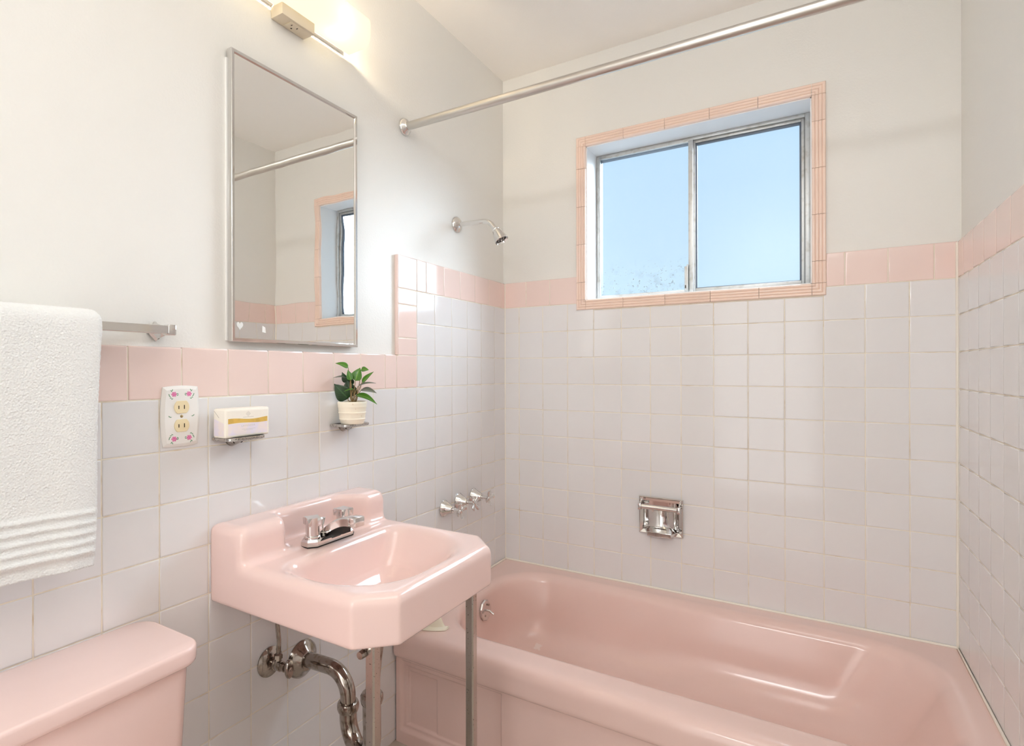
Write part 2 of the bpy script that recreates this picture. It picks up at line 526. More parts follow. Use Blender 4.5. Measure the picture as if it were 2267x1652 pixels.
WIN = (0.366, 1.131, 1.462, 2.075)
SOAP_HOLE = (0.590, 0.716, 0.580, 0.690)
WALL_T = 0.16

floor = MB().box(-0.2, XR + 0.2, YREAR - 0.1, 0.2, -0.08, 0.0).build('floor', 'floor', smooth=None)
tag(floor, 'pale tiled bathroom floor under the basin and tub', 'floor', kind='structure')
ceiling = MB().box(-0.2, XR + 0.2, YREAR - 0.1, 0.2, CEIL, CEIL + 0.1).build('ceiling', 'ceiling', smooth=None)
tag(ceiling, 'plain cream painted ceiling above the shower rod', 'ceiling', kind='structure')
wall_left = MB().box(-E_L - 0.12, -E_L, YREAR, 0.14, 0, CEIL).build('wall_left', 'plaster', smooth=None)
tag(wall_left, 'long cream wall with mirror, basin and white tile wainscot', 'wall', kind='structure')
wall_right = MB().box(XR + E_B, XR + E_B + 0.12, YREAR, 0.14, 0, CEIL).build('wall_right', 'plaster', smooth=None)
tag(wall_right, 'cream wall at the right end of the bathtub', 'wall', kind='structure')
wall_rear = MB().box(-E_L - 0.12, XR + E_B + 0.12, YREAR - 0.12, YREAR, 0, CEIL).build('wall_rear', 'plaster', smooth=None)
tag(wall_rear, 'plain cream wall opposite the window', 'wall', kind='structure')
wb = MB()
plate(wb, 'y', E_B, E_B + 0.13, [-E_L, XR + E_B, WIN[0], WIN[1], SOAP_HOLE[0], SOAP_HOLE[1]], [0, CEIL, WIN[2], WIN[3], SOAP_HOLE[2], SOAP_HOLE[3]], [WIN, SOAP_HOLE])
wall_back = wb.build('wall_back', 'plaster', smooth=None)
tag(wall_back, 'cream window wall with white tiles above the bathtub', 'wall', kind='structure')

# grout beds
ZR3 = RIM + 7 * PV      # top of the low white field on the left wall
ZR0 = RIM + 10 * PV     # top of the white field round the tub
ZLOW = 1.231            # top of the low pink band
ZUP = 1.557             # top of the high pink band
G = 0.0011
MB().box(-E_L, -G, YREAR, 0, 0, ZLOW - 0.002).box(-E_L, -G, -0.7385, 0, ZLOW - 0.002, ZUP - 0.002).build('grout_bed', 'grout', wall_left, smooth=None)
gb = MB()
plate(gb, 'y', G, E_B, [0, XR, 0.335, 1.163, SOAP_HOLE[0], SOAP_HOLE[1]], [0.02, ZUP - 0.002, 1.425, SOAP_HOLE[2], SOAP_HOLE[3]], [(0.335, 1.163, 1.425, 2.5), SOAP_HOLE])
gb.build('grout_bed', 'grout', wall_back, smooth=None)
MB().box(XR + G, XR + E_B, -0.80, 0, 0, ZUP - 0.002).box(XR + G, XR + E_B, YREAR, -0.80, 0, ZLOW - 0.002).build('grout_bed', 'grout', wall_right, smooth=None)

# tiles ------------------------------------------------------------
GAP = 0.0026
_tm = {}
def tile_mesh(w, h, m_, t=0.0055, b=0.0010):
    key = (round(w, 4), round(h, 4), m_)
    if key in _tm: return _tm[key]
    def ring(ins, z): return [(sx * (w / 2 - ins), sy * (h / 2 - ins), z) for sx, sy in ((-1, -1), (1, -1), (1, 1), (-1, 1))]
    mb = MB().loft([ring(0, -t), ring(0, -b), ring(0.3 * b, -0.3 * b), ring(b, 0), ring(3.2 * b, 0)], cap0=False)
    me = bpy.data.meshes.new('tile')
    me.from_pydata(mb.v, [], mb.f); me.update(); me.shade_smooth()
    me.materials.append(M[m_])
    _tm[key] = me
    return me
AX = {'L': Matrix(((0, 0, 1), (1, 0, 0), (0, 1, 0))), 'B': Matrix(((1, 0, 0), (0, 0, -1), (0, 1, 0))), 'R': Matrix(((0, 0, -1), (-1, 0, 0), (0, 1, 0)))}
def put_tile(wall, side, u0, u1, z0, z1, m_='tile', name=None):
    """u along the wall (y on the sides, x at the back)"""
    g = GAP / 2
    w, h = u1 - u0 - GAP, z1 - z0 - GAP
    if w < 0.004 or h < 0.004: return
    o = bpy.data.objects.new(name or m_, tile_mesh(w, h, m_))
    uc, zc = (u0 + u1) / 2, (z0 + z1) / 2
    o.location = {'L': (0, uc, zc), 'B': (uc, 0, zc), 'R': (XR, uc, zc)}[side]
    tilt = Matrix.Rotation(random.gauss(0, 0.0012), 3, 'X') @ Matrix.Rotation(random.gauss(0, 0.0012), 3, 'Y')
    o.rotation_euler = (AX[side] @ tilt).to_euler()
    link(o, wall)

# left wall, low white field: columns counted from the corner
D0 = 0.0949 - 0.0  # joint nearest the corner
lcols = [0.0] + [-(D0 + k * PH) for k in range(0, 20)]
rows_low = [0.0] + [RIM + k * PV for k in range(-3, 8)]
rows_low = [z for z in rows_low if z >= 0]
NL = sum(1 for y in lcols if y > -2.05)
for i in range(NL):
    for j in range(len(rows_low) - 1):
        put_tile(wall_left, 'L', lcols[i + 1], lcols[i], rows_low[j], rows_low[j + 1])
# alcove above the low field
for i in range(6):
    for j in range(3):
        u1, u0 = lcols[i], lcols[i + 1]
        if u0 < -0.65: continue
        put_tile(wall_left, 'L', max(u0, -0.6385), u1, ZR3 + j * PV, ZR3 + (j + 1) * PV)
# pink band low
pj_ = [-0.7475, -0.805, -0.916, -1.027, -1.137, -1.248, -1.359, -1.470, -1.580, -1.690, -1.800, -1.910, -2.020]
for a, b in zip(pj_[:-1], pj_[1:]):
    put_tile(wall_left, 'L', b, a, ZR3, ZLOW, 'pink_tile')
put_tile(wall_left, 'L', -0.7475, -0.6385, ZR3, ZLOW, 'pink_tile')
# pink upright and high band
for z0, z1 in ((ZLOW, 1.288), (1.288, 1.397), (1.397, ZR0), (ZR0, ZUP)):
    put_tile(wall_left, 'L', -0.7405, -0.6385, z0, z1, 'pink_tile')
ph = [-0.6385, -0.584, -0.474, -0.364, -0.254, -0.144, -0.034, 0.0]
for a, b in zip(ph[:-1], ph[1:]):
    put_tile(wall_left, 'L', a, b, ZR0, ZUP, 'pink_tile')
# rounded pink edge strips that close the tiling against the plaster
def edge(points, depth_axis, d_in, name, parent):
    pass
MB().box(-E_L, -0.0006, -0.7425, -0.7375, ZLOW + 0.001, ZUP, 0.002, 2).build('pink_edge', 'pink_tile', wall_left)
MB().box(-E_L, -0.0008, -0.7425, 0, ZUP - 0.004, ZUP, 0.0018, 2).build('pink_edge', 'pink_tile', wall_left)
for a, b in zip(pj_[:-1], pj_[1:]):
    MB().box(-E_L, -0.0006, b + 0.001, a - 0.001, ZLOW - 0.005, ZLOW + 0.0005, 0.0022, 2).build('pink_edge', 'pink_tile', wall_left)
# far end of the left wall, out of the picture: joined
fm = MB()
ys = lcols[NL]
yy = ys
while yy > YREAR + 0.02:
    y2 = max(yy - PH, YREAR)
    for j in range(len(rows_low) - 1):
        fm.box(-0.006, 0.0, y2 + 0.0013, yy - 0.0013, rows_low[j] + 0.0013, rows_low[j + 1] - 0.0013)
    yy = y2
tag(fm.build('far_tiles', 'tile', wall_left, smooth=None), kind='stuff')
fm = MB()
yy = -2.020
while yy > YREAR + 0.02:
    y2 = max(yy - 0.11, YREAR)
    fm.box(-0.006, 0.0, y2 + 0.0013, yy - 0.0013, ZR3 + 0.0013, ZLOW)
    yy = y2
tag(fm.build('far_pink_tiles', 'pink_tile', wall_left, smooth=None), kind='stuff')

# back wall
C0 = 0.0678
bcols = [0.0] + [C0 + k * PH for k in range(13)] + [XR]
rows_b = [RIM + k * PV for k in range(0, 11)]
for i in range(len(bcols) - 1):
    for j in range(len(rows_b) - 1):
        u0, u1, z0, z1 = bcols[i], bcols[i + 1], rows_b[j], rows_b[j + 1]
        if j == 9 and u0 > 0.32 and u1 < 1.18: z1 = 1.4195
        H = SOAP_HOLE
        if u1 > H[0] and u0 < H[1] and z1 > H[2] and z0 < H[3]:
            g = GAP / 2
            o = plate(MB(), 'y', 0.0, 0.0055, [u0 + g, u1 - g] + [c for c in H[:2] if u0 < c < u1], [z0 + g, z1 - g] + [c for c in H[2:] if z0 < c < z1], [H])
            if o.v: o.build('tile', 'tile', wall_back, smooth=None)
            continue
        put_tile(wall_back, 'B', u0, u1, z0, z1)
for u0, u1 in ((0, 0.101), (0.101, 0.209), (0.209, 0.3285), (1.170, 1.220), (1.220, 1.330), (1.330, 1.440), (1.440, XR)):
    put_tile(wall_back, 'B', u0, u1, ZR0, ZUP, 'pink_tile')
MB().box(0, 0.3285, -0.0 + 0.0008, E_B, ZUP - 0.004, ZUP, 0.0018, 2).box(1.170, XR, 0.0008, E_B, ZUP - 0.004, ZUP, 0.0018, 2).build('pink_edge', 'pink_tile', wall_back)

# right wall
RD = 0.5648
rcols = [0.0] + sorted([-(RD - k * PH) for k in range(-2, 6) if RD - k * PH > 0.004], reverse=True)
for i in range(len(rcols) - 1):
    for j in range(len(rows_b) - 1):
        put_tile(wall_right, 'R', rcols[i + 1], rcols[i], rows_b[j], rows_b[j + 1])
rp = [0, -0.071, -0.180, -0.290, -0.401, -0.512, -0.622, -0.733, rcols[-1]]
for a, b in zip(rp[:-1], rp[1:]):
    put_tile(wall_right, 'R', b, a, ZR0, ZUP, 'pink_tile')
MB().box(XR + 0.0008, XR + E_B, -0.80, 0, ZUP - 0.004, ZUP, 0.0018, 2).build('pink_edge', 'pink_tile', wall_right)
fm = MB()
yy = rcols[-1]
while yy > YREAR + 0.02:
    y2 = max(yy - PH, YREAR)
    for j in range(len(rows_low) - 1):
        fm.box(XR, XR + 0.006, y2 + 0.0013, yy - 0.0013, rows_low[j] + 0.0013, rows_low[j + 1] - 0.0013)
    fm.box(XR, XR + 0.006, y2 + 0.0013, yy - 0.0013, ZR3 + 0.0013, ZLOW)
    yy = y2
tag(fm.build('far_tiles', 'tile', wall_right, smooth=None), kind='stuff')
MB().tube([(XR - 0.0015, -0.0015, RIM), (XR - 0.0015, -0.0015, ZUP - 0.004)], 0.0042, 8).build('corner_caulk', 'caulk', wall_right)
MB().tube([(0.0008, -0.0008, RIM), (0.0008, -0.0008, ZUP - 0.004)], 0.0022, 8).build('corner_caulk', 'caulk', wall_left)

# ------------------------------------------------------------------ window
win = thing('window_1', 'small sliding window with milky panes above the bathtub', 'window', ((WIN[0] + WIN[1]) / 2, 0, 1.42))
win['kind'] = 'structure'
YF = 0.118
x0, x1, z0, z1 = WIN
rv = MB()
T = 0.0035
rv.box(x0, x0 + T, 0.004, 0.14, z0, z1).box(x1 - T, x1, 0.004, 0.14, z0, z1).box(x0, x1, 0.004, 0.14, z1 - T, z1).box(x0, x1, 0.004, 0.14, z0, z0 + T)
rv.build('reveal_lining', 'reveal', win, smooth=None)
def frame(x0, x1, z0, z1, y0, y1, wl, wr, wb_, wt, bevel=0.0015):
    return MB().box(x0, x0 + wl, y0, y1, z0, z1, bevel).box(x1 - wr, x1, y0, y1, z0, z1, bevel).box(x0 + wl, x1 - wr, y0, y1, z0, z0 + wb_, bevel).box(x0 + wl, x1 - wr, y0, y1, z1 - wt, z1, bevel)
frame(x0 + T, x1 - T, z0 + T, z1 - T, YF, YF + 0.045, 0.011, 0.016, 0.013, 0.012).build('outer_frame', 'alu', win)
frame(x0 + 0.0145, x1 - 0.0195, z0 + 0.0165, z1 - 0.0155, YF + 0.014, YF + 0.040, 0.004, 0.004, 0.004, 0.006, 0.0008).build('gasket', 'alu_dark', win)
XM = 0.742
fx0, fx1, fz0, fz1 = XM - 0.002, x1 - 0.0205, z0 + 0.017, z1 - 0.016
fixed = frame(fx0, fx1, fz0, fz1, YF + 0.010, YF + 0.026, 0.014, 0.010, 0.014, 0.010).build('fixed_sash', 'alu', win)
frame(fx0 + 0.0135, fx1 - 0.0095, fz0 + 0.013, fz1 - 0.0095, YF + 0.016, YF + 0.026, 0.006, 0.006, 0.004, 0.008, 0.0008).build('gasket', 'alu_dark', fixed)
MB().box(fx0 + 0.012, fx1 - 0.008, YF + 0.019, YF + 0.023, fz0 + 0.012, fz1 - 0.008).build('pane', 'pane', fixed, smooth=None)
sx0, sx1 = x0 + 0.0155, XM + 0.006
slide = frame(sx0, sx1, fz0, fz1, YF - 0.004, YF + 0.009, 0.005, 0.017, 0.010, 0.006).build('sliding_sash', 'alu', win)
MB().box(sx0 + 0.004, sx1 - 0.015, YF + 0.001, YF + 0.005, fz0 + 0.008, fz1 - 0.005).build('pane', 'pane_mould', slide, smooth=None)
lt = MB().box(sx1 - 0.030, sx1 - 0.0165, YF - 0.012, YF - 0.002, fz0 + 0.004, fz0 + 0.098, 0.001).box(sx1 - 0.021, sx1 - 0.0165, YF - 0.017, YF - 0.002, fz0 + 0.002, fz0 + 0.104, 0.001)
la = lt.build('latch', 'alu', slide)
MB().box(sx1 - 0.028, sx1 - 0.0245, YF - 0.0128, YF - 0.0118, fz0 + 0.014, fz0 + 0.026).build('latch_slot', 'slot', la, smooth=None)

# ribbed peach trim: profile across the strip (0 = inner edge), depth towards the room
TW = 0.0395
prof = [(0.0, 0.004), (0.0, -0.0035)]
nr = 4
for k in range(nr):
    a = k * TW / nr
    wdt = TW / nr
    for s in (0.12, 0.3, 0.5, 0.7, 0.88):
        prof.append((a + wdt * s, -0.0055 - 0.0032 * math.sin(math.pi * s) ** 0.8))
    if k < nr - 1: prof.append((a + wdt, -0.0050))
prof += [(TW, -0.0030), (TW, 0.0095)]
def trim_piece(p0, p1, inner_dir):
    """straight ribbed tile from p0 to p1 on the inner line (x,z); inner_dir points outwards from the opening"""
    p0, p1, d = Vector(p0), Vector(p1), Vector(inner_dir)
    t = (p1 - p0).normalized()
    p0 = p0 + t * 0.0006; p1 = p1 - t * 0.0006
    loops = []
    for q in (p0, p1):
        loops.append([(q.x + d.x * s, y, q.y + d.y * s) for s, y in prof])
    MB().loft(loops).build('trim_tile', 'ribbed', win, smooth=40)
def trim_corner(c, dx, dz):
    c = Vector(c)
    d1, d2 = Vector((dx, 0)), Vector((0, dz))
    loops = []
    l0 = [(c.x + dx * s, y, c.y + dz * 0.0004) for s, y in prof]                 # across, at the upright joint
    lm = [(c.x + dx * s, y, c.y + dz * s) for s, y in prof]
    l1 = [(c.x + dx * 0.0004, y, c.y + dz * s) for s, y in prof]
    MB().loft([l0, lm, l1]).build('corner_trim_tile', 'ribbed', win, smooth=40)
for a, b in zip(*(lambda s: (s[:-1], s[1:]))([x0, 0.517, 0.670, 0.823, 0.976, x1])):
    trim_piece((a, z1), (b, z1), (0, 1))
for a, b in zip(*(lambda s: (s[:-1], s[1:]))([x0, 0.515, 0.670, 0.825, 0.978, x1])):
    trim_piece((a, z0), (b, z0), (0, -1))
for a, b in zip(*(lambda s: (s[:-1], s[1:]))([z0, 1.532, 1.684, 1.835, 1.987, z1])):
    trim_piece((x0, a), (x0, b), (-1, 0))
    trim_piece((x1, a + (0.002 if a > 1.5 else 0)), (x1, b + (0.002 if b < 2.0 else 0)), (1, 0))
for cx_, cz_, dx, dz in ((x0, z0, -1, -1), (x0, z1, -1, 1), (x1, z0, 1, -1), (x1, z1, 1, 1)):
    trim_corner((cx_, cz_), dx, dz)

# ------------------------------------------------------------------ bathtub
tub = thing('bathtub', 'pink enamelled bathtub with panelled apron under the window', 'bathtub', (XR / 2, -0.39, 0))
YA = -0.776
def tub_f(x, y, z):
    top = z - RIM - 0.010 * 0
    front = YA - y
    body = smax(top, front, 0.040)
    body = np.maximum(body, np.maximum(y + 0.0035, np.maximum(0.0035 - x, x - (XR - 0.0035))))
    body = np.maximum(body, 0.02 - z)
    body = smax(body, -np.maximum(y + 0.744, z - 0.274), 0.016)
    t = np.clip(RIM - z, -0.05, 0.40)
    bx0, bx1 = 0.100 + 0.12 * t, 1.425 - 0.55 * t
    by0, by1 = -0.662 + 0.26 * t, -0.092 - 0.30 * t
    r = 0.175 - 0.06 * np.clip(t, 0, 1)
    d2 = box2(x, y, (bx0 + bx1) / 2, (by0 + by1) / 2, (bx1 - bx0) / 2, (by1 - by0) / 2, r)
    b = smax(d2, 0.115 + 0.012 * x - z, 0.10)
    return smax(body, -b, 0.032)
sdf_object('tub_shell', tub_f, (-0.012, -0.80, 0.0), (1.505, 0.012, 0.385), 0.006, 'enamel', tub)
# apron: stepped sunk panels at both ends
def step(a, w): return min(max(a / w, 0.0), 1.0)
def rect_in(x, z, xa, xb, za, zb, w=0.003):
    d = min(x - xa, xb - x, z - za, zb - z)
    s = step(d + w / 2, w)
    return s * s * (3 - 2 * s)
def apron_y(x, z):
    xm = min(x, XR - x)
    d = 0.0
    d += 0.0075 * rect_in(xm, z, 0.024, 0.382, 0.045, 0.262, 0.014 if xm < 0.06 or z < 0.07 else 0.004)
    d += 0.0035 * rect_in(xm, z, 0.042, 0.262, 0.062, 0.246, 0.004)
    d += 0.0035 * rect_in(xm, z, 0.050, 0.154, 0.064, 0.231, 0.004)
    return -0.7595 + d
xs = [0.004 + k * 0.0025 for k in range(160)]
xs = xs + [xs[-1] + 0.02 * k for k in range(1, int((XR - 2 * xs[-1]) / 0.02))] + [XR - q for q in reversed(xs)]
zs = [0.0] + [0.02 + k * 0.0025 for k in range(105)]
av = [(x, apron_y(x, z), z) for x in xs for z in zs]
nz_ = len(zs)
af = [(i * nz_ + j, (i + 1) * nz_ + j, (i + 1) * nz_ + j + 1, i * nz_ + j + 1) for i in range(len(xs) - 1) for j in range(nz_ - 1)]
MB().add(av, af).build('apron', 'enamel', tub, smooth=60)
cb = MB().tube([(0.0036, -0.772, RIM - 0.05), (0.0036, -0.764, RIM - 0.012), (0.0036, -0.74, RIM + 0.001), (0.0036, -0.0047, RIM + 0.001), (XR - 0.0036, -0.0047, RIM + 0.001), (XR - 0.0036, -0.765, RIM + 0.001)], 0.0044, 8)
cb.build('caulk_bead', 'caulk', tub)
# overflow plate with trip lever
NRM = Vector((1, 0, 0.12)).normalized()
oc = Vector((0.111, -0.375, 0.300))
ov = MB().lathe(oc - NRM * 0.006, NRM, [(0, 0.036), (0.009, 0.037), (0.013, 0.034), (0.0145, 0.0)], 10, phase=0.3).build('overflow_plate', 'chrome', tub, smooth=20)
for so_ in (Vector((0, 0.012, 0.016)), Vector((0, -0.012, -0.016))):
    MB().lathe(oc + NRM * 0.0085 + so_, NRM, [(0, 0.004), (0.002, 0.0035), (0.0025, 0)], 10).build('screw', 'old_chrome', ov)
MB().tube([oc + NRM * 0.006, oc + NRM * 0.020 + Vector((0, 0.001, -0.002)), oc + NRM * 0.034 + Vector((0, 0.004, -0.014))], [0.0035, 0.004, 0.0045], 10).build('lever', 'chrome', ov)

# splash guard at the near corner of the tub
sg = thing('splash_guard', 'cream plastic splash guard standing on the near corner of the bathtub rim', 'splash guard', (0.07, -0.715, RIM))
gv, gf = [], []
N1, N2 = 24, 8
def gpt(s, h):
    # s along the rim from the wall, h up; hypotenuse falls away from the wall
    x = 0.004 + 0.152 * s
    top = 0.19 * (1 - s ** 5) + 0.012
    z = RIM + 0.001 + top * h
    y = -0.729 + 0.012 * math.sin(s * math.pi * 0.8) * (1 - 0.6 * h) - 0.012 * (1 - h) ** 3 * math.sin(math.pi * min(1, s * 1.1)) + 0.03 * s ** 6
    x -= 0.020 * h * s
    return Vector((x, y, z))
for side in (0, 1):
    for i in range(N1 + 1):
        for j in range(N2 + 1):
            gv.append(gpt(i / N1, j / N2) + Vector((0, 0.004 * side, 0)))
K = (N1 + 1) * (N2 + 1)
def gi(s, i, j): return s * K + i * (N2 + 1) + j
for i in range(N1):
    for j in range(N2):
        gf.append((gi(0, i, j), gi(0, i + 1, j), gi(0, i + 1, j + 1), gi(0, i, j + 1)))
        gf.append((gi(1, i, j), gi(1, i, j + 1), gi(1, i + 1, j + 1), gi(1, i + 1, j)))
    gf.append((gi(0, i, 0), gi(1, i, 0), gi(1, i + 1, 0), gi(0, i + 1, 0)))
    gf.append((gi(0, i, N2), gi(0, i + 1, N2), gi(1, i + 1, N2), gi(1, i, N2)))
for j in range(N2):
    gf.append((gi(0, 0, j), gi(0, 0, j + 1), gi(1, 0, j + 1), gi(1, 0, j)))
    gf.append((gi(0, N1, j), gi(1, N1, j), gi(1, N1, j + 1), gi(0, N1, j + 1)))
MB().add(gv, gf).build('fin', 'cream_plastic', sg, smooth=50)
ft = []
for i in range(N1 + 1):
    q = gpt(i / N1, 0)
    ft.append([q + Vector((0, -0.010, 0.0002)), q + Vector((0, -0.006, 0.006)), q + Vector((0, 0.003, 0.010)), q + Vector((0, 0.008, 0.006)), q + Vector((0, 0.010, 0.0002))])
MB().loft(ft).build('foot_flange', 'cream_plastic', sg, smooth=60)

# ------------------------------------------------------------------ basin
SY0, SY1 = -1.405, -0.930
SYC = (SY0 + SY1) / 2
SX1 = 0.483
ZRIM = 0.766
sink = thing('bathroom_sink', 'pink wall-hung basin with chamfered front corners on chrome legs', 'sink', (0.24, SYC, 0.672))
CH = 0.064
def sink_plan(x, y):
    d = box2(x, y, SX1 / 2, SYC, SX1 / 2, (SY1 - SY0) / 2, 0.003)
    c1 = ((x - SX1) + np.abs(y - SYC) - (SY1 - SY0) / 2 + CH * 1.0) * 0.7071
    return smax(d, c1, 0.004)
def sink_f(x, y, z):
    # upper surface: flat rim, raised back ledge with a faucet niche cut in it
    bs = smax(x - 0.108, z - 0.845, 0.030)
    na = np.maximum(0.046 - x, ZRIM - 0.002 - z)
    yl, yr = -1.283, -1.012
    na = smax(na, np.maximum((yl - y) + 0.25 * (0.11 - x), (y - yr + 0.75 * (0.11 - x)) * 0.8), 0.02)
    bs = smax(bs, -na, 0.018)
    top = smin(z - ZRIM, bs, 0.022)
    d = smax(sink_plan(x, y), top, 0.024)
    d = smax(d, 0.670 - z, 0.008)
    bulge = smax(box2(x, y, 0.285, SYC, 0.118, 0.15, 0.06), np.maximum(z - 0.70, 0.622 - z), 0.03)
    d = np.minimum(d, bulge)
    t = np.clip(ZRIM - z, -0.05, 0.3)
    bx0, bx1 = 0.178 + 0.25 * t, 0.440 - 0.62 * t
    by0, by1 = -1.366 + 0.70 * t, -0.972 - 0.70 * t
    p2 = box2(x, y, (bx0 + bx1) / 2, (by0 + by1) / 2, (bx1 - bx0) / 2, (by1 - by0) / 2, 0.045)
    cc = (np.abs(y - (by0 + by1) / 2) - (by1 - by0) / 2 + (x - bx1) + 0.085) * 0.7071
    p2 = smax(p2, cc, 0.05)
    bowl = smax(p2, 0.646 - z, 0.060)
    return smax(d, -bowl, 0.020)
sdf_object('basin', sink_f, (-0.008, SY0 - 0.012, 0.605), (SX1 + 0.012, SY1 + 0.012, 0.858), 0.0038, 'porcelain', sink)
MB().lathe((0.290, SYC, 0.6465), (0, 0, 1), [(0, 0.028), (0.003, 0.026), (0.003, 0.02), (0.001, 0.015)], 24).build('drain', 'chrome', sink)
def square_leg(x, y):
    h = 0.011
    b = 0.003
    def rg(z): return [(x + sx * (h - (b if k else 0)), y + sy * (h - (0 if k else b)), z) for sx, sy, k in ((1, -1, 0), (1, 1, 0), (1, 1, 1), (-1, 1, 1), (-1, 1, 0), (-1, -1, 0), (-1, -1, 1), (1, -1, 1))]
    lg = MB().loft([rg(0.0), rg(0.668)]).build('leg', 'leg', sink, smooth=20)
    MB().box(x - 0.030, x + 0.004, y - 0.004 + 0.012, y + 0.016, 0.640, 0.669, 0.002).lathe((x - 0.012, y - 0.012, 0.652), (0, -1, 0), [(0, 0.008), (0.006, 0.008), (0.012, 0.007)], 10).build('bracket', 'old_chrome', lg)
    MB().box(x - 0.014, x + 0.014, y - 0.014, y + 0.014, 0.0, 0.015, 0.002).build('foot', 'old_chrome', lg)
square_leg(0.430, -1.357)
square_leg(0.430, -1.000)

# faucet on the basin
ZD = ZRIM
FX, FY = 0.122, -1.168
fau = thing('basin_faucet', 'chrome two-handle faucet on the pink basin', 'faucet', (FX, FY, ZD))
def hexplate(hx, hy, ch, z):
    return [(FX + hx, FY - hy + ch, z), (FX + hx, FY + hy - ch, z), (FX + hx - ch * 0.8, FY + hy, z), (FX - hx + ch * 0.8, FY + hy, z), (FX - hx, FY + hy - ch, z), (FX - hx, FY - hy + ch, z), (FX - hx + ch * 0.8, FY - hy, z), (FX + hx - ch * 0.8, FY - hy, z)]
MB().loft([hexplate(0.026, 0.078, 0.018, ZD - 0.001), hexplate(0.026, 0.078, 0.018, ZD + 0.003)]).build('gasket', 'black', fau, smooth=20)
MB().loft([hexplate(0.0255, 0.0775, 0.018, ZD + 0.003), hexplate(0.0255, 0.0775, 0.018, ZD + 0.013), hexplate(0.022, 0.074, 0.017, ZD + 0.018)]).build('base_plate', 'chrome', fau, smooth=20)
# spout: arched slab rising from the middle and running out over the bowl
sp = []
for k in range(13):
    s = k / 12
    x = FX - 0.014 + 0.094 * s
    zt = ZD + 0.016 + 0.052 * (1 - (1 - s) ** 2.0)
    th = 0.021 + 0.004 * (1 - s) ** 2
    zb = max(zt - th, ZD + 0.012) if s < 0.15 else zt - th
    hw = 0.031 - 0.0150 * min(1, s * 1.4)
    sp.append([(x, FY - hw, zb), (x, FY + hw, zb), (x, FY + hw, zt - 0.004), (x, FY + hw * 0.75, zt), (x, FY - hw * 0.75, zt), (x, FY - hw, zt - 0.004)])
spo = MB().loft(sp).build('spout', 'chrome', fau, smooth=35)
us = []
for k in range(9):
    s = k / 8
    x = FX + 0.002 + 0.060 * s
    zt = ZD + 0.016 + 0.052 * (1 - (1 - (0.17 + 0.64 * s)) ** 2.0) - 0.020
    us.append([(x, FY - 0.013, max(ZD + 0.004, zt - 0.020)), (x, FY + 0.013, max(ZD + 0.004, zt - 0.020)), (x, FY + 0.013, zt), (x, FY - 0.013, zt)])
MB().loft(us).build('spout_hollow_shade', 'black', spo, smooth=30)  # black block put into the hollow below the spout as its shade
xe = FX - 0.014 + 0.094
MB().box(xe - 0.006, xe + 0.024, FY - 0.0155, FY + 0.0155, ZD + 0.046, ZD + 0.0695, 0.0025).build('spout_end', 'chrome', spo, smooth=30)
for s in (-1, 1):
    hy = FY + s * 0.051
    h = MB().lathe((FX, hy, ZD + 0.016), (0, 0, 1), [(0, 0.0185), (0.006, 0.0185), (0.008, 0.0165), (0.009, 0.0175)], 24).build('handle_base', 'chrome', fau)
    ang = 0.35 if s < 0 else 0.75
    def lobe(z, sc):
        pts = []
        for k in range(48):
            a = 2 * math.pi * k / 48
            rr = (0.0165 + sc * max(0, math.cos(4 * (a - ang))) ** 2)
            pts.append((FX + rr * math.cos(a), hy + rr * math.sin(a), z))
        return pts
    MB().loft([lobe(ZD + 0.025, 0.0), lobe(ZD + 0.047, 0.0005), lobe(ZD + 0.050, 0.008), lobe(ZD + 0.064, 0.009), lobe(ZD + 0.067, 0.007)]).build('handle', 'chrome', h, smooth=32)
MB().lathe((FX - 0.020, FY, ZD + 0.016), (0, 0, 1), [(0, 0.002), (0.018, 0.002), (0.019, 0.0035), (0.036, 0.0075), (0.037, 0.0)], 14).build('lift_knob', 'chrome', fau, smooth=30)

# ------------------------------------------------------------------ pipes below the basin
trap = thing('drain_trap', 'tarnished chrome drain trap between wall and basin', 'drain trap', (0.0, -1.144, 0.423))
MB().lathe((0.0005, -1.144, 0.430), (1, 0, 0), [(0, 0.048), (0.004, 0.047), (0.010, 0.040), (0.018, 0.028), (0.022, 0.0255), (0.024, 0.0225)], 40).build('wall_flange', 'old_chrome', trap, smooth=50)
zA = 0.438
pa = [Vector((-0.01, -1.144, 0.432)), Vector((0.03, -1.144, 0.434)), Vector((0.105, -1.144, zA))]
pa += arc((0.105, -1.144, zA - 0.058), 0.058, math.radians(85), math.radians(5), 12, (1, 0, 0), (0, 0, 1)) + [Vector((0.163, -1.144, 0.345))]
MB().tube(pa, 0.0190, 24).build('trap_arm', 'old_chrome', trap, smooth=60)
MB().lathe((0.163, -1.144, 0.345), (0, 0, 1), [(0, 0.021), (0.002, 0.0245), (0.010, 0.0270), (0.018, 0.0270), (0.024, 0.0245), (0.025, 0.019)], 20).build('slip_nut', 'old_chrome', trap, smooth=40)
A, B = Vector((0.163, -1.144, 0.335)), Vector((0.268, -1.176, 0.335))
mid = (A + B) / 2; rad = (B - A).length / 2
e1 = (A - B).normalized()
ub = [Vector((A.x, A.y, 0.352)), A] + arc(mid, rad, 0, math.pi, 20, e1, (0, 0, -1.05))[1:] + [Vector((B.x, B.y, 0.42))]
MB().tube(ub, 0.0210, 24).build('j_bend', 'old_chrome', trap, smooth=60)
MB().lathe((B.x, B.y, 0.412), (0, 0, 1), [(0, 0.020), (0.003, 0.024), (0.012, 0.0262), (0.020, 0.0262), (0.026, 0.023), (0.027, 0.018)], 20).build('slip_nut', 'old_chrome', trap, smooth=40)
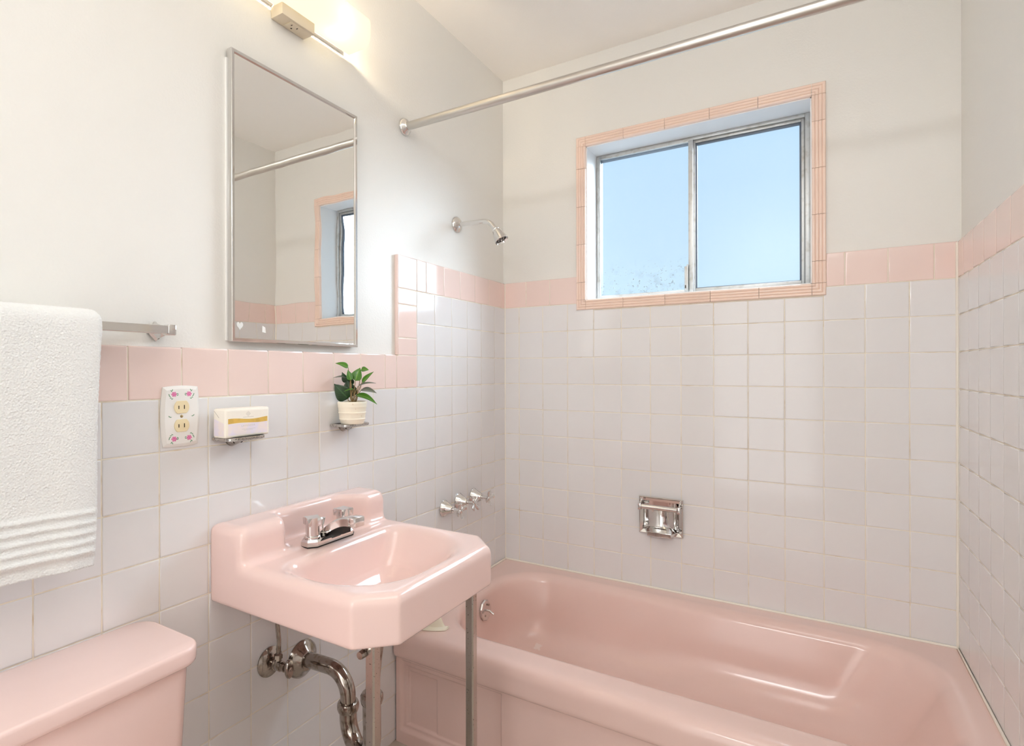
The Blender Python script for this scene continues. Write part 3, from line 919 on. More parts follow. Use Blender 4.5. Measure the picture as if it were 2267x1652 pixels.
MB().tube([(B.x, B.y, 0.43), (B.x + 0.01, B.y, 0.52), (0.290, SYC, 0.630)], 0.016, 18).build('tailpiece', 'old_chrome', trap, smooth=60)
MB().tube([(0.19, -1.175, 0.618), (0.27, -1.17, 0.560)], 0.003, 8).tube([(0.145, -1.172, 0.535), (0.145, -1.172, 0.66)], 0.004, 10).tube([(0.125, -1.190, 0.588), (0.16, -1.160, 0.588)], 0.0045, 10).build('pop_up_linkage', 'old_chrome', trap)

sup = thing('supply_valve', 'tarnished chrome stop valve with riser pipe left of the drain trap', 'valve', (0.0, -1.247, 0.466))
SVY, SVZ = -1.247, 0.468
MB().lathe((0.0005, SVY, SVZ), (1, 0, 0), [(0, 0.036), (0.003, 0.036), (0.006, 0.032), (0.010, 0.024), (0.013, 0.012)], 32).build('wall_flange', 'old_chrome', sup, smooth=40)
MB().lathe((0.008, SVY, SVZ), (1, 0, 0), [(0, 0.0115), (0.014, 0.0115), (0.015, 0.0145), (0.020, 0.0145), (0.021, 0.0125), (0.036, 0.0125), (0.037, 0.0105), (0.050, 0.0105), (0.052, 0.006), (0.068, 0.005)], 20).build('valve_body', 'old_chrome', sup, smooth=30)
MB().lathe((0.033, SVY, SVZ + 0.008), (0, 0, 1), [(0, 0.007), (0.008, 0.007), (0.009, 0.0105), (0.018, 0.0105), (0.021, 0.006)], 6).build('compression_nut', 'old_chrome', sup, smooth=20)
hd = Vector((1, 0.25, 0.05)).normalized()
hb = MB()
hl = []
e1h = hd.cross(Vector((0, 0, 1))).normalized(); e2h = hd.cross(e1h)
for d, sc in ((0, 0.92), (0.002, 1.0), (0.006, 1.0), (0.008, 0.9)):
    hl.append([Vector((0.066, SVY, SVZ)) + hd * d + e1h * (0.0135 * sc * math.cos(a)) + e2h * (0.0225 * sc * math.sin(a)) for a in [2 * math.pi * k / 28 for k in range(28)]])
hdl = hb.loft(hl).build('handle', 'old_chrome', sup, smooth=40)
MB().lathe(Vector((0.066, SVY, SVZ)) + hd * 0.008, hd, [(0, 0.005), (0.002, 0.0045), (0.003, 0)], 12).build('screw', 'old_chrome', hdl)
MB().tube([(0.033, SVY, SVZ + 0.02), (0.034, SVY + 0.001, SVZ + 0.06), (0.033, SVY - 0.003, SVZ + 0.10), (0.036, SVY - 0.004, SVZ + 0.14), (0.06, SVY + 0.01, SVZ + 0.19)], 0.0055, 12).build('riser_pipe', 'old_chrome', sup, smooth=60)

# ------------------------------------------------------------------ toilet (tank and lid in view)
toi = thing('toilet', 'pink toilet with flat tank lid below the hanging towel', 'toilet', (0.11, -1.80, 0.0))
TY1, TY0 = -1.547, -2.052
lid_z = 0.691
MB().slab(0.004, 0.200, TY0, TY1, 0.040, [(0.012, lid_z - 0.032), (0.0035, lid_z - 0.0315), (0.001, lid_z - 0.0285), (0.0, lid_z - 0.023), (0.0, lid_z - 0.007), (0.0009, lid_z - 0.0032), (0.0026, lid_z - 0.0010), (0.0055, lid_z)], 8).build('tank_lid', 'porcelain', toi, smooth=50)
MB().slab(0.012, 0.186, TY0 + 0.014, TY1 - 0.014, 0.030, [(0.030, 0.375), (0.022, 0.385), (0.010, 0.48), (0.0, 0.66)], 8).build('tank', 'porcelain', toi, smooth=50)
tc_y = (TY0 + TY1) / 2
def oval(x0_, x1_, hw, z, n=40):
    return [((x0_ + x1_) / 2 + (x1_ - x0_) / 2 * math.cos(a), tc_y + hw * math.sin(a), z) for a in [2 * math.pi * k / n for k in range(n)]]
MB().loft([oval(0.16, 0.52, 0.11, 0.0), oval(0.17, 0.50, 0.10, 0.05), oval(0.19, 0.50, 0.10, 0.16), oval(0.10, 0.66, 0.165, 0.32), oval(0.02, 0.70, 0.185, 0.38), oval(0.03, 0.70, 0.183, 0.388)]).build('bowl', 'porcelain', toi, smooth=50)
MB().loft([oval(0.20, 0.705, 0.188, 0.389), oval(0.20, 0.708, 0.19, 0.40), oval(0.20, 0.70, 0.185, 0.414)]).build('seat_cover', 'porcelain', toi, smooth=50)
MB().tube([(0.188, TY0 + 0.08, 0.60), (0.205, TY0 + 0.08, 0.60), (0.208, TY0 + 0.12, 0.592)], 0.006, 10).build('flush_lever', 'chrome', toi)

# ------------------------------------------------------------------ medicine-cabinet mirror
MX = 0.008
my0, my1, mz0, mz1 = -1.3545, -0.9375, 1.2495, 1.923
mir = thing('framed_mirror', 'tall framed wall mirror above the basin', 'mirror', (-E_L, (my0 + my1) / 2, mz0))
MB().box(-E_L, -E_L + 0.0055, my0 - 0.0035, my1 + 0.002, mz0 + 0.002, mz1 - 0.02, 0.001).build('backing', 'white', mir)
fw = 0.0095
fr = MB()
def mframe(y0_, y1_, z0_, z1_, ins, x):
    return [(x, y0_ + ins, z0_ + ins), (x, y1_ - ins, z0_ + ins), (x, y1_ - ins, z1_ - ins), (x, y0_ + ins, z1_ - ins)]
fr.loft([mframe(my0, my1, mz0, mz1, 0.0, -E_L + 0.004), mframe(my0, my1, mz0, mz1, 0.0, MX - 0.001), mframe(my0, my1, mz0, mz1, 0.001, MX), mframe(my0, my1, mz0, mz1, fw - 0.002, MX - 0.0005), mframe(my0, my1, mz0, mz1, fw, MX - 0.005)], False, False)
fr.build('frame', 'chrome', mir, smooth=20)
MB().box(-E_L + 0.006, MX - 0.0045, my0 + fw - 0.001, my1 - fw + 0.001, mz0 + fw - 0.001, mz1 - fw + 0.001).build('glass', 'mirror', mir, smooth=None)
# two stickers on the glass
hp = []
for k in range(40):
    a = 2 * math.pi * k / 40
    hx = 16 * math.sin(a) ** 3; hz = 13 * math.cos(a) - 5 * math.cos(2 * a) - 2 * math.cos(3 * a) - math.cos(4 * a)
    hp.append((hx / 17 * 0.0095, hz / 17 * 0.0115))
XG = MX - 0.0045
hs = MB().loft([[(XG + d, -1.331 + a * s, 1.287 + b * s) for a, b in hp] for d, s in ((0.0001, 1.0), (0.0005, 0.98))]).build_at('heart_sticker', 'sticker', (XG, -1.331, 1.275))
tag(hs, 'small silver heart sticker in the lower left corner of the mirror', 'sticker')
sq = MB().add([(XG + d, -1.264 + a, 1.282 + b) for d in (0.0001, 0.0006) for a, b in ((-0.005, -0.007), (0.0055, -0.0085), (0.0045, 0.0045), (-0.0045, 0.0085))], [(3, 2, 1, 0), (4, 5, 6, 7), (0, 1, 5, 4), (1, 2, 6, 5), (2, 3, 7, 6), (3, 0, 4, 7)]).build_at('tape_scrap', 'tape', (XG, -1.264, 1.274), smooth=None)
tag(sq, 'scrap of white tape stuck low on the mirror glass', 'tape')

# ------------------------------------------------------------------ vanity light
LY, LH = -1.175, 0.207
van = thing('vanity_light', 'glowing frosted vanity light above the mirror', 'lamp', (-E_L, LY, 2.06))
MB().box(-E_L, -0.001, LY - 0.19, LY + 0.19, 2.092, 2.160, 0.002).build('back_plate', 'white', van)
bxm = MB().box(-E_L, 0.030, LY - 0.0535, LY + 0.0535, 2.060, 2.130, 0.003).build('outlet_box', 'almond', van)
ob = MB().box(-0.005, 0.0235, LY - 0.020, LY + 0.020, 2.0575, 2.0605, 0.0012).build('outlet_face', 'almond', bxm)
MB().box(0.012, 0.017, LY - 0.0115, LY - 0.0095, 2.0570, 2.0577).box(0.012, 0.017, LY + 0.006, LY + 0.008, 2.0570, 2.0577).lathe((0.003, LY - 0.002, 2.0577), (0, 0, -1), [(0, 0.0024), (0.0006, 0.0022)], 10).build('outlet_slots', 'slot', bxm, smooth=None)
shp = [(0.004, 2.0885), (0.058, 2.0885), (0.068, 2.0905), (0.077, 2.096), (0.083, 2.104), (0.0855, 2.114), (0.0862, 2.150), (0.0845, 2.160), (0.079, 2.168)]
th = 0.003
def offs(pts, d):
    out = []
    for i, (x, z) in enumerate(pts):
        a = Vector(pts[max(i - 1, 0)]); b = Vector(pts[min(i + 1, len(pts) - 1)])
        t = (b - a).normalized()
        out.append((x - t.y * d, z + t.x * d))
    return out
inner = offs(shp, th)
ring = shp + inner[::-1]
MB().loft([[(x, y, z) for x, z in ring] for y in (LY - LH, LY - LH + 0.002, LY + LH - 0.002, LY + LH)]).build('shade', 'shade', van, smooth=40)
for s in (-1, 1):
    by = LY + s * 0.115
    MB().lathe((0.012, by, 2.128), (1, 0, 0), [(0, 0.008), (0.006, 0.014), (0.018, 0.020), (0.030, 0.018), (0.038, 0.010), (0.041, 0.0)], 18).build('bulb', 'bulb', van)
    MB().lathe((-0.001, by, 2.128), (1, 0, 0), [(0, 0.016), (0.012, 0.014), (0.013, 0.009)], 18).build('socket', 'white', van)
    pl = add_light('vanity_bulb', 'POINT', (0.048, by, 2.118), 5.0, (1.0, 0.82, 0.56), shadow_soft_size=0.012)
MB().lathe((0.086, LY, 2.130), (1, 0, 0), [(0, 0.004), (0.003, 0.004), (0.005, 0.0)], 12).build('shade_knob', 'chrome', van)

# ------------------------------------------------------------------ shower rod
rod = thing('shower_rod', 'satin metal shower curtain rod across the tub', 'rod', (0.0, -0.69, 1.987))
MB().tube([(-E_L + 0.004, -0.69, 1.987), (XR + E_B - 0.004, -0.69, 1.983)], 0.0135, 24).build('tube', 'rod', rod, smooth=60)
for xx, s, zz in ((-E_L, 1, 1.987), (XR + E_B, -1, 1.983)):
    MB().lathe((xx, -0.69, zz), (s, 0, 0), [(0, 0.0285), (0.005, 0.0285), (0.011, 0.025), (0.016, 0.0165), (0.020, 0.0150)], 28).build('flange', 'chrome', rod, smooth=50)

# ------------------------------------------------------------------ shower arm and head
sh = thing('shower_fixture', 'chrome shower head on a bent arm beside the window', 'shower head', (-E_L, -0.369, 1.734))
SHY = -0.369
MB().lathe((-E_L, SHY, 1.734), (1, 0, 0), [(0, 0.031), (0.004, 0.031), (0.010, 0.026), (0.015, 0.017), (0.018, 0.013)], 28).build('flange', 'chrome', sh, smooth=50)
dirn = Vector((math.cos(math.radians(-50)), 0, math.sin(math.radians(-50))))
pts = [Vector((-E_L, SHY, 1.734)), Vector((0.04, SHY, 1.7325)), Vector((0.100, SHY, 1.731))]
pts += arc((0.100, SHY, 1.731 - 0.055), 0.055, math.radians(90), math.radians(42), 10, (1, 0, 0), (0, 0, 1))[1:]
pts += [pts[-1] + dirn * 0.022]
MB().tube(pts, 0.0088, 18).build('arm', 'chrome', sh, smooth=60)
h0 = pts[-1]
hd_ = Vector((0.50, 0, -0.866)).normalized()
MB().lathe(h0 - hd_ * 0.004, hd_, [(0, 0.010), (0.004, 0.0125), (0.008, 0.0125), (0.011, 0.010)], 20).build('ball_joint', 'chrome', sh, smooth=50)
head = MB().lathe(h0 + hd_ * 0.006, hd_, [(0, 0.0125), (0.004, 0.0165), (0.034, 0.0235), (0.042, 0.0255), (0.046, 0.0258), (0.047, 0.024), (0.041, 0.0215)], 28).build('head', 'chrome', sh, smooth=30)
MB().lathe(h0 + hd_ * 0.046, hd_, [(0, 0.0212), (0.001, 0.021)], 24).build('nozzle_face', 'dark_hole', head, smooth=30)
sp_ = MB()
for k in range(6):
    a = k * math.pi / 3
    e1_ = hd_.cross(Vector((0, 1, 0))).normalized(); e2_ = hd_.cross(e1_)
    q = h0 + hd_ * 0.0475 + (e1_ * math.cos(a) + e2_ * math.sin(a)) * 0.011
    sp_.lathe(q, hd_, [(-0.001, 0.0026), (0.001, 0.002)], 8)
sp_.lathe(h0 + hd_ * 0.046, hd_, [(0, 0.004), (0.006, 0.003)], 10)
sp_.build('nozzles', 'chrome', head)

# ------------------------------------------------------------------ three tub valves
vl = ['chrome tub valve farthest from the corner, nearest the basin', 'middle chrome tub valve of the three on the tiles', 'chrome tub valve nearest the tiled corner']
for k, (vy, vz, rot) in enumerate(((-0.478, 0.682, 0.25), (-0.379, 0.688, 0.75), (-0.272, 0.687, 0.15))):
    v = thing('tub_valve', vl[k], 'valve', (0, vy, vz), 'chrome valves above the tub')
    MB().lathe((0.0003, vy, vz), (1, 0, 0), [(0, 0.031), (0.003, 0.031), (0.006, 0.0285), (0.022, 0.0215), (0.036, 0.0145), (0.040, 0.0135), (0.041, 0.010)], 14).build('escutcheon', 'chrome', v, smooth=24)
    MB().lathe((0.040, vy, vz), (1, 0, 0), [(0, 0.0065), (0.026, 0.0060), (0.027, 0.009), (0.036, 0.009), (0.038, 0.006), (0.039, 0.0)], 16).build('stem', 'chrome', v, smooth=40)
    hb = MB()
    for q in range(4):
        a = rot + q * math.pi / 2
        dr = Vector((0, math.cos(a), math.sin(a)))
        side = Vector((0, -math.sin(a), math.cos(a)))
        lo = []
        for s in (0.15, 0.35, 0.6, 0.8, 0.95, 1.0):
            cpt = Vector((0.071 + 0.010 * s * s - 0.004 * s, vy, vz)) + dr * (0.029 * s)
            hw, ht = 0.0070 + 0.0026 * s - (0.005 if s == 1.0 else 0), 0.0048 - (0.0025 if s == 1.0 else 0)
            lo.append([cpt + side * (hw * math.cos(b)) + Vector((1, 0, 0)) * (ht * math.sin(b)) for b in [2 * math.pi * j / 12 for j in range(12)]])
        hb.loft(lo)
    hb.build('cross_handle', 'chrome', v, smooth=50)

# ------------------------------------------------------------------ recessed soap dish
sd = thing('recessed_soap_dish', 'recessed chrome soap dish with grab bar in the tiles', 'soap dish', (0.653, 0, 0.566))
sx0_, sx1_, sz0_, sz1_ = 0.574, 0.732, 0.566, 0.7055
def rr(ins, y): return [(sx0_ + ins, y, sz0_ + ins), (sx1_ - ins, y, sz0_ + ins), (sx1_ - ins, y, sz1_ - ins), (sx0_ + ins, y, sz1_ - ins)]
MB().loft([rr(0, 0.0), rr(0, -0.006), rr(0.0025, -0.009), rr(0.004, -0.009), rr(0.0155, -0.0035), rr(0.0165, 0.002)], False, False).build('frame', 'chrome', sd, smooth=20)
# curved well behind the frame
wx0, wx1, wz0, wz1 = sx0_ + 0.0163, sx1_ - 0.0163, sz0_ + 0.0163, sz1_ - 0.0163
wl_ = []
for k in range(15):
    s = k / 14
    x = wx0 + (wx1 - wx0) * s
    dep = 0.001 + 0.040 * math.sin(math.pi * s) ** 0.6
    wl_.append([(x, 0.001, wz1), (x, 0.001 + dep * 0.9, wz1 - 0.004), (x, 0.001 + dep, wz1 - 0.02), (x, 0.001 + dep, wz0 + 0.016), (x, 0.001 + dep * 0.9, wz0 + 0.004), (x, 0.001, wz0)])
wv, wf = [], []
for lp in wl_: wv += lp
for i in range(14):
    for j in range(5):
        wf.append((i * 6 + j, i * 6 + j + 1, (i + 1) * 6 + j + 1, (i + 1) * 6 + j))
MB().add(wv, wf).build('well', 'chrome', sd, smooth=60)
MB().tube([(0.590, -0.032, 0.672), (0.716, -0.032, 0.672)], 0.0092, 18).build('grab_bar', 'chrome', sd, smooth=50)
for xb in (0.584, 0.722):
    MB().box(xb - 0.0055, xb + 0.0055, -0.043, -0.022, 0.660, 0.684, 0.002).add([(xb + a, y, z + b) for y, z in ((-0.030, 0.676), (-0.006, 0.690)) for a, b in ((-0.003, -0.005), (0.003, -0.005), (0.003, 0.004), (-0.003, 0.004))], [(0, 1, 5, 4), (1, 2, 6, 5), (2, 3, 7, 6), (3, 0, 4, 7)]).build('bar_bracket', 'chrome', sd, smooth=30)
tr = []
for s in np.linspace(0, 1, 13):
    a = math.pi * s
tx0, tx1 = 0.600, 0.708
tray = MB().add([(tx0 - 0.006, -0.003, 0.586), (tx1 + 0.006, -0.003, 0.586), (tx1 - 0.014, -0.038, 0.580), (tx0 + 0.014, -0.038, 0.580),
                 (tx0 - 0.006, -0.003, 0.581), (tx1 + 0.006, -0.003, 0.581), (tx1 - 0.014, -0.038, 0.570), (tx0 + 0.014, -0.038, 0.570)],
                [(0, 1, 2, 3), (4, 7, 6, 5), (3, 2, 6, 7), (0, 3, 7, 4), (1, 5, 6, 2), (0, 4, 5, 1)])
tray.box(tx0 + 0.012, tx1 - 0.012, -0.0405, -0.0375, 0.568, 0.583, 0.001)
tray.build('tray_lip', 'chrome', sd, smooth=20)

# ------------------------------------------------------------------ wall soap dish, wrapped soap, tumbler holder, pot plant
def shelf(name, label, cat, y0_, y1_, zt):
    t = thing(name, label, cat, (0.0, (y0_ + y1_) / 2, zt - 0.03), 'pitted chrome wall shelves')
    w = y1_ - y0_
    def outline(ins, z):
        pts = []
        yc = (y0_ + y1_) / 2
        for k in range(33):
            a = math.pi * k / 32
            c, s_ = math.cos(a), math.sin(a)
            yy_ = (w / 2 - ins) * (abs(c) ** 0.45) * (1 if c >= 0 else -1)
            xx_ = 0.003 + (0.064 - ins) * (abs(s_) ** 0.5)
            pts.append((xx_, yc + yy_, z))
        return pts
    MB().loft([outline(0.002, zt - 0.008), outline(0.0, zt - 0.0065), outline(0.0, zt - 0.0015), outline(0.002, zt), outline(0.007, zt), outline(0.009, zt - 0.003)]).build('dish', 'pitted_chrome', t, smooth=30)
    yc = (y0_ + y1_) / 2
    br = MB()
    for k in range(1):
        br.loft([[(0.001, yc - 0.022 + 0.044 * (j / 12), zt - 0.006 - dz * math.sin(math.pi * j / 12) ** 0.7) for j in range(13)] + [(0.001, yc + 0.022, zt - 0.004), (0.001, yc - 0.022, zt - 0.004)] for dz in (0.020,)] +
                [[(0.020, yc - 0.020 + 0.040 * (j / 12), zt - 0.006 - 0.013 * math.sin(math.pi * j / 12) ** 0.7) for j in range(13)] + [(0.020, yc + 0.020, zt - 0.004), (0.020, yc - 0.020, zt - 0.004)]] +
                [[(0.034, yc - 0.014 + 0.028 * (j / 12), zt - 0.007 - 0.004 * math.sin(math.pi * j / 12) ** 0.7) for j in range(13)] + [(0.034, yc + 0.014, zt - 0.004), (0.034, yc - 0.014, zt - 0.004)]])
    bo = br.build('bracket', 'old_chrome', t, smooth=50)
    MB().lathe((0.021, yc - 0.009, zt - 0.0135), (1, 0, -0.6), [(0, 0.0035), (0.002, 0.0035)], 10).lathe((0.021, yc + 0.009, zt - 0.0135), (1, 0, -0.6), [(0, 0.0035), (0.002, 0.0035)], 10).build('screw_holes', 'slot', bo)
    return t
shelf('soap_shelf', 'pitted chrome wall shelf holding the wrapped soap bar', 'shelf', -1.403, -1.297, 1.0345)
shelf('tumbler_shelf', 'pitted chrome wall shelf holding the potted plant', 'shelf', -1.044, -0.938, 1.0345)

# wrapped soap bar
so = thing('wrapped_soap', 'paper-wrapped soap bar with a gold band on the wall shelf', 'soap', (0.037, -1.349, 1.0345))
SX0, SXF, SYA, SYB, SZ0, SZ1 = 0.014, 0.0575, -1.4075, -1.2915, 1.0345, 1.0985
MB().box(SX0, SXF, SYA, SYB, SZ0, SZ1, 0.0045, 3).build('wrapper', 'paper', so, smooth=40)
xf = SXF
def card(y0_, y1_, z0_, z1_, d, m_, name, par):
    return MB().box(xf - 0.0003, xf + d, y0_, y1_, z0_, z1_, 0).build(name, m_, par, smooth=None)
fy0, fy1, fz0_, fz1_ = SYA + 0.006, SYB - 0.006, SZ0 + 0.0045, SZ1 - 0.006
lab = card(fy0, fy1, fz0_, fz1_, 0.0004, 'paper', 'front_label', so)
card(fy0 + 0.0012, fy1 - 0.0006, fz0_ + 0.001, fz0_ + 0.026, 0.0006, 'paper_lilac', 'lower_panel', so)
gv, gf = [], []
for i in range(25):
    s = i / 24
    y = fy0 + 0.0006 + (fy1 - fy0 - 0.0012) * s
    zc = fz0_ + 0.0315 + 0.0012 * math.sin(s * 2 * math.pi + 0.6)
    hh = 0.0048 + 0.0008 * math.cos(s * 2 * math.pi)
    gv += [(xf + 0.0008, y, zc - hh), (xf + 0.0008, y, zc + hh), (xf, y, zc + hh), (xf, y, zc - hh)]
for i in range(24):
    for j in range(4):
        gf.append((i * 4 + j, i * 4 + (j + 1) % 4, (i + 1) * 4 + (j + 1) % 4, (i + 1) * 4 + j))
MB().add(gv, gf).build('gold_band', 'gold', so, smooth=None)
def lettering(text, size, y, z, x, m_, parent, name):
    cu = bpy.data.curves.new('t', 'FONT')
    cu.body = text; cu.size = size; cu.align_x = 'CENTER'; cu.space_character = 1.35; cu.extrude = 0.00005
    tmp = bpy.data.objects.new('t', cu); COL.objects.link(tmp)
    dg = bpy.context.evaluated_depsgraph_get()
    me = bpy.data.meshes.new_from_object(tmp.evaluated_get(dg))
    bpy.data.objects.remove(tmp); bpy.data.curves.remove(cu)
    base = world_loc(parent)
    me.transform(Matrix.Translation((x - base.x, y - base.y, z - base.z)) @ AX['L'].to_4x4())
    me.materials.clear(); me.materials.append(M[m_])
    o = bpy.data.objects.new(name, me)
    return link(o, parent)
ycs = (fy0 + fy1) / 2
lettering('LAVENDER', 0.0058, ycs, fz0_ + 0.0185, xf + 0.0008, 'print', so, 'lettering')
pr = MB()
for w_, z_ in ((0.034, 0.0125), (0.022, 0.0100)):
    y = ycs - w_ / 2
    while y < ycs + w_ / 2:
        L_ = random.uniform(0.0012, 0.0032)
        pr.box(xf + 0.0005, xf + 0.0008, y, y + L_, fz0_ + z_, fz0_ + z_ + 0.0009)
        y += L_ + 0.0009
for w_, z_ in ((0.026, 0.0385),):
    y = ycs - w_ / 2
    while y < ycs + w_ / 2:
        pr.box(xf + 0.0003, xf + 0.0006, y, y + 0.0017, fz0_ + z_, fz0_ + z_ + 0.0015)
        y += 0.0031
for k in range(9):     # diamond-shaped emblem
    for j in range(9):
        if abs(k - 4) + abs(j - 4) <= 4 and (k + j) % 2 == 0:
            pr.box(xf + 0.0003, xf + 0.0006, ycs + (k - 4) * 0.0014 - 0.0006, ycs + (k - 4) * 0.0014 + 0.0006, fz0_ + 0.0465 + (j - 4) * 0.0013 - 0.0005, fz0_ + 0.0465 + (j - 4) * 0.0013 + 0.0005)
tag(pr.build('fine_print', 'print', so, smooth=None), kind='stuff')
fo = MB()
def line(p, q, w=0.0005, yv=SYA - 0.0002):
    (xa, za), (xb, zb) = p, q
    t = Vector((xb - xa, zb - za)).normalized() * w
    fo.add([(xa - t.y, yv, za + t.x), (xa + t.y, yv, za - t.x), (xb + t.y, yv, zb - t.x), (xb - t.y, yv, zb + t.x)], [(0, 1, 2, 3)])
line((0.018, 1.094), (0.036, 1.079)); line((0.018, 1.038), (0.024, 1.045)); line((0.024, 1.045), (0.038, 1.046)); line((0.038, 1.046), (0.040, 1.052)); line((0.034, 1.062), (0.040, 1.048), 0.0003)
fo.build('fold_creases', 'fold', so, smooth=None)
MB().add([(0.0185, SYA - 0.00025, 1.039), (0.053, SYA - 0.00025, 1.039), (0.053, SYA - 0.00025, 1.067), (0.0185, SYA - 0.00025, 1.076)], [(0, 1, 2, 3)]).build('end_flap', 'paper_lilac', so, smooth=None)

# potted plant
PX, PY, PZ = 0.047, -1.003, 1.0345
plant = thing('potted_plant', 'small leafy plant in a banded cream pot', 'plant', (PX, PY, PZ))
pp = [(0.0, 0.030), (0.002, 0.032), (0.011, 0.0345), (0.0125, 0.0358), (0.0145, 0.0360), (0.016, 0.0352), (0.028, 0.0368), (0.0295, 0.0380), (0.0315, 0.0382), (0.033, 0.0372), (0.044, 0.0382), (0.0455, 0.0392), (0.048, 0.0396), (0.0500, 0.0394), (0.054, 0.0402), (0.0585, 0.0405), (0.0612, 0.0392), (0.0616, 0.0370), (0.058, 0.0350), (0.052, 0.0340)]
MB().lathe((PX, PY, PZ), (0, 0, 1), pp, 48).build('pot', 'pot', plant, smooth=35)
MB().lathe((PX, PY, PZ + 0.050), (0, 0, 1), [(0, 0.0345), (0.003, 0.033), (0.004, 0.0)], 24).build('soil', 'soil', plant)
UP = Vector((0, 0, 1))
def sp3(px_, py_, dep):
    """spot around the pot, measured along the picture's right, up and towards-viewer directions"""
    return Vector((PX, PY, PZ)) + R0 * ((px_ - 781) / 800.0) + UP * ((936 - py_) / 800.0) - F * dep
def leaf(base, tip, nrm, width, m_, curl=0.0, fold=0.12, droop=0.0):
    base, tip, nrm = Vector(base), Vector(tip), Vector(nrm)
    ax_ = tip - base
    Ln = ax_.length
    t = ax_.normalized()
    sd_ = t.cross(nrm).normalized(); nn = sd_.cross(t).normalized()
    NU, NV = 4, 12
    vs, uvs, fs = [], [], []
    for j in range(NV + 1):
        v = j / NV
        wv_ = width / 2 * (math.sin(math.pi * min(1, v ** 0.62)) ** 0.85) * (1 - 0.25 * v) * 1.12 if 0 < v < 1 else 0.0006
        if v > 0.85: wv_ *= 0.8
        ctr = base + t * (Ln * v) + nn * (Ln * (curl * math.sin(math.pi * v) - droop * v * v))
        for i in range(-NU, NU + 1):
            u = i / NU
            vs.append(ctr + sd_ * (wv_ * u) + nn * (fold * wv_ * abs(u) ** 1.3 * 2))
            uvs.append((u, v))
    W_ = 2 * NU + 1
    for j in range(NV):
        for i in range(W_ - 1):
            fs.append((j * W_ + i, j * W_ + i + 1, (j + 1) * W_ + i + 1, (j + 1) * W_ + i))
    base_w = world_loc(plant)
    me = bpy.data.meshes.new('leaf')
    me.from_pydata([tuple(q - base_w) for q in vs], [], fs); me.update(); me.shade_smooth()
    ul = me.uv_layers.new(name='leaf')
    for lp in me.loops: ul.data[lp.index].uv = uvs[lp.vertex_index]
    me.materials.append(M[m_])
    o = link(bpy.data.objects.new('leaf', me), plant)
    so_ = o.modifiers.new('thickness', 'SOLIDIFY'); so_.thickness = 0.0006
    return o
toV = -F
def stem(p0, p1, bow=0.004):
    p0, p1 = Vector(p0), Vector(p1)
    md = (p0 + p1) / 2 + R0 * bow
    MB().tube([p0, p0.lerp(md, 0.6) * 0.5 + p0.lerp(p1, 0.3) * 0.5, md, md.lerp(p1, 0.6), p1], [0.0013, 0.0013, 0.0012, 0.0011, 0.0009], 8).build('stem', 'stem', plant, smooth=60)
soil0 = lambda a, b: sp3(781 + a, 889, b)
L_ = [  # base px, tip px, base depth, tip depth, normal (right, up, viewer), width, material, stem foot
    ((772, 812), (745, 802), 0.000, 0.006, (0.1, 0.8, 0.6), 0.017, 'leaf', (1, 0.0), 0.10, 0.0),
    ((799, 817), (816, 817), -0.012, -0.014, (0.0, 0.75, 0.65), 0.017, 'leaf', (6, -0.004), 0.05, 0.0),
    ((789, 841), (799, 812), 0.006, 0.000, (-0.1, 0.35, 0.9), 0.026, 'leaf', (2, 0.004), 0.06, 0.0),
    ((780, 840), (773, 817), 0.012, 0.010, (0.1, 0.2, 0.95), 0.015, 'leaf', (0, 0.008), 0.03, 0.0),
    ((804, 845), (830, 821), 0.008, 0.012, (-0.45, 0.55, 0.7), 0.015, 'leaf', (5, 0.002), 0.03, 0.0),
    ((795, 853), (836, 845), 0.010, 0.020, (-0.1, 0.95, 0.25), 0.016, 'leaf_grey', (4, 0.006), 0.06, 0.03),
    ((801, 861), (837, 867), 0.000, 0.016, (0.3, 0.75, 0.55), 0.019, 'leaf_grey', (8, 0.0), 0.06, 0.03),
    ((792, 872), (840, 890), 0.016, 0.030, (0.25, 0.8, 0.55), 0.019, 'leaf', (4, 0.014), 0.10, 0.05),
    ((776, 836), (740, 834), -0.004, 0.006, (0.0, 0.98, 0.15), 0.024, 'leaf_grey', (-2, -0.002), 0.06, 0.0),
    ((768, 845), (757, 822), -0.012, -0.008, (-0.3, 0.35, 0.9), 0.016, 'leaf_dark', (-3, -0.006), 0.05, 0.0),
    ((779, 852), (764, 832), -0.014, -0.018, (-0.2, 0.3, 0.95), 0.020, 'leaf_dark', (-2, -0.008), 0.04, 0.0),
    ((771, 881), (741, 848), -0.006, 0.002, (-0.15, 0.25, 0.95), 0.036, 'leaf_dark', (-4, -0.004), 0.05, 0.0),
    ((777, 878), (768, 838), -0.012, -0.010, (0.0, 0.2, 0.98), 0.034, 'leaf_dark', (-2, -0.01), 0.04, 0.0),
    ((785, 859), (766, 864), 0.010, 0.020, (0.0, 0.95, 0.3), 0.009, 'leaf', (0, 0.012), 0.04, 0.0),
]
for (b0, t0, db, dt, nr_, wd_, mm, (fx_, fd), cu_, dr_) in L_:
    nv = R0 * nr_[0] + UP * nr_[1] + toV * nr_[2]
    leaf(sp3(*b0, db), sp3(*t0, dt), nv, wd_ * 1.22, mm, cu_, 0.12, dr_)
    stem(soil0(fx_, fd), sp3(*b0, db), random.uniform(-0.004, 0.004))

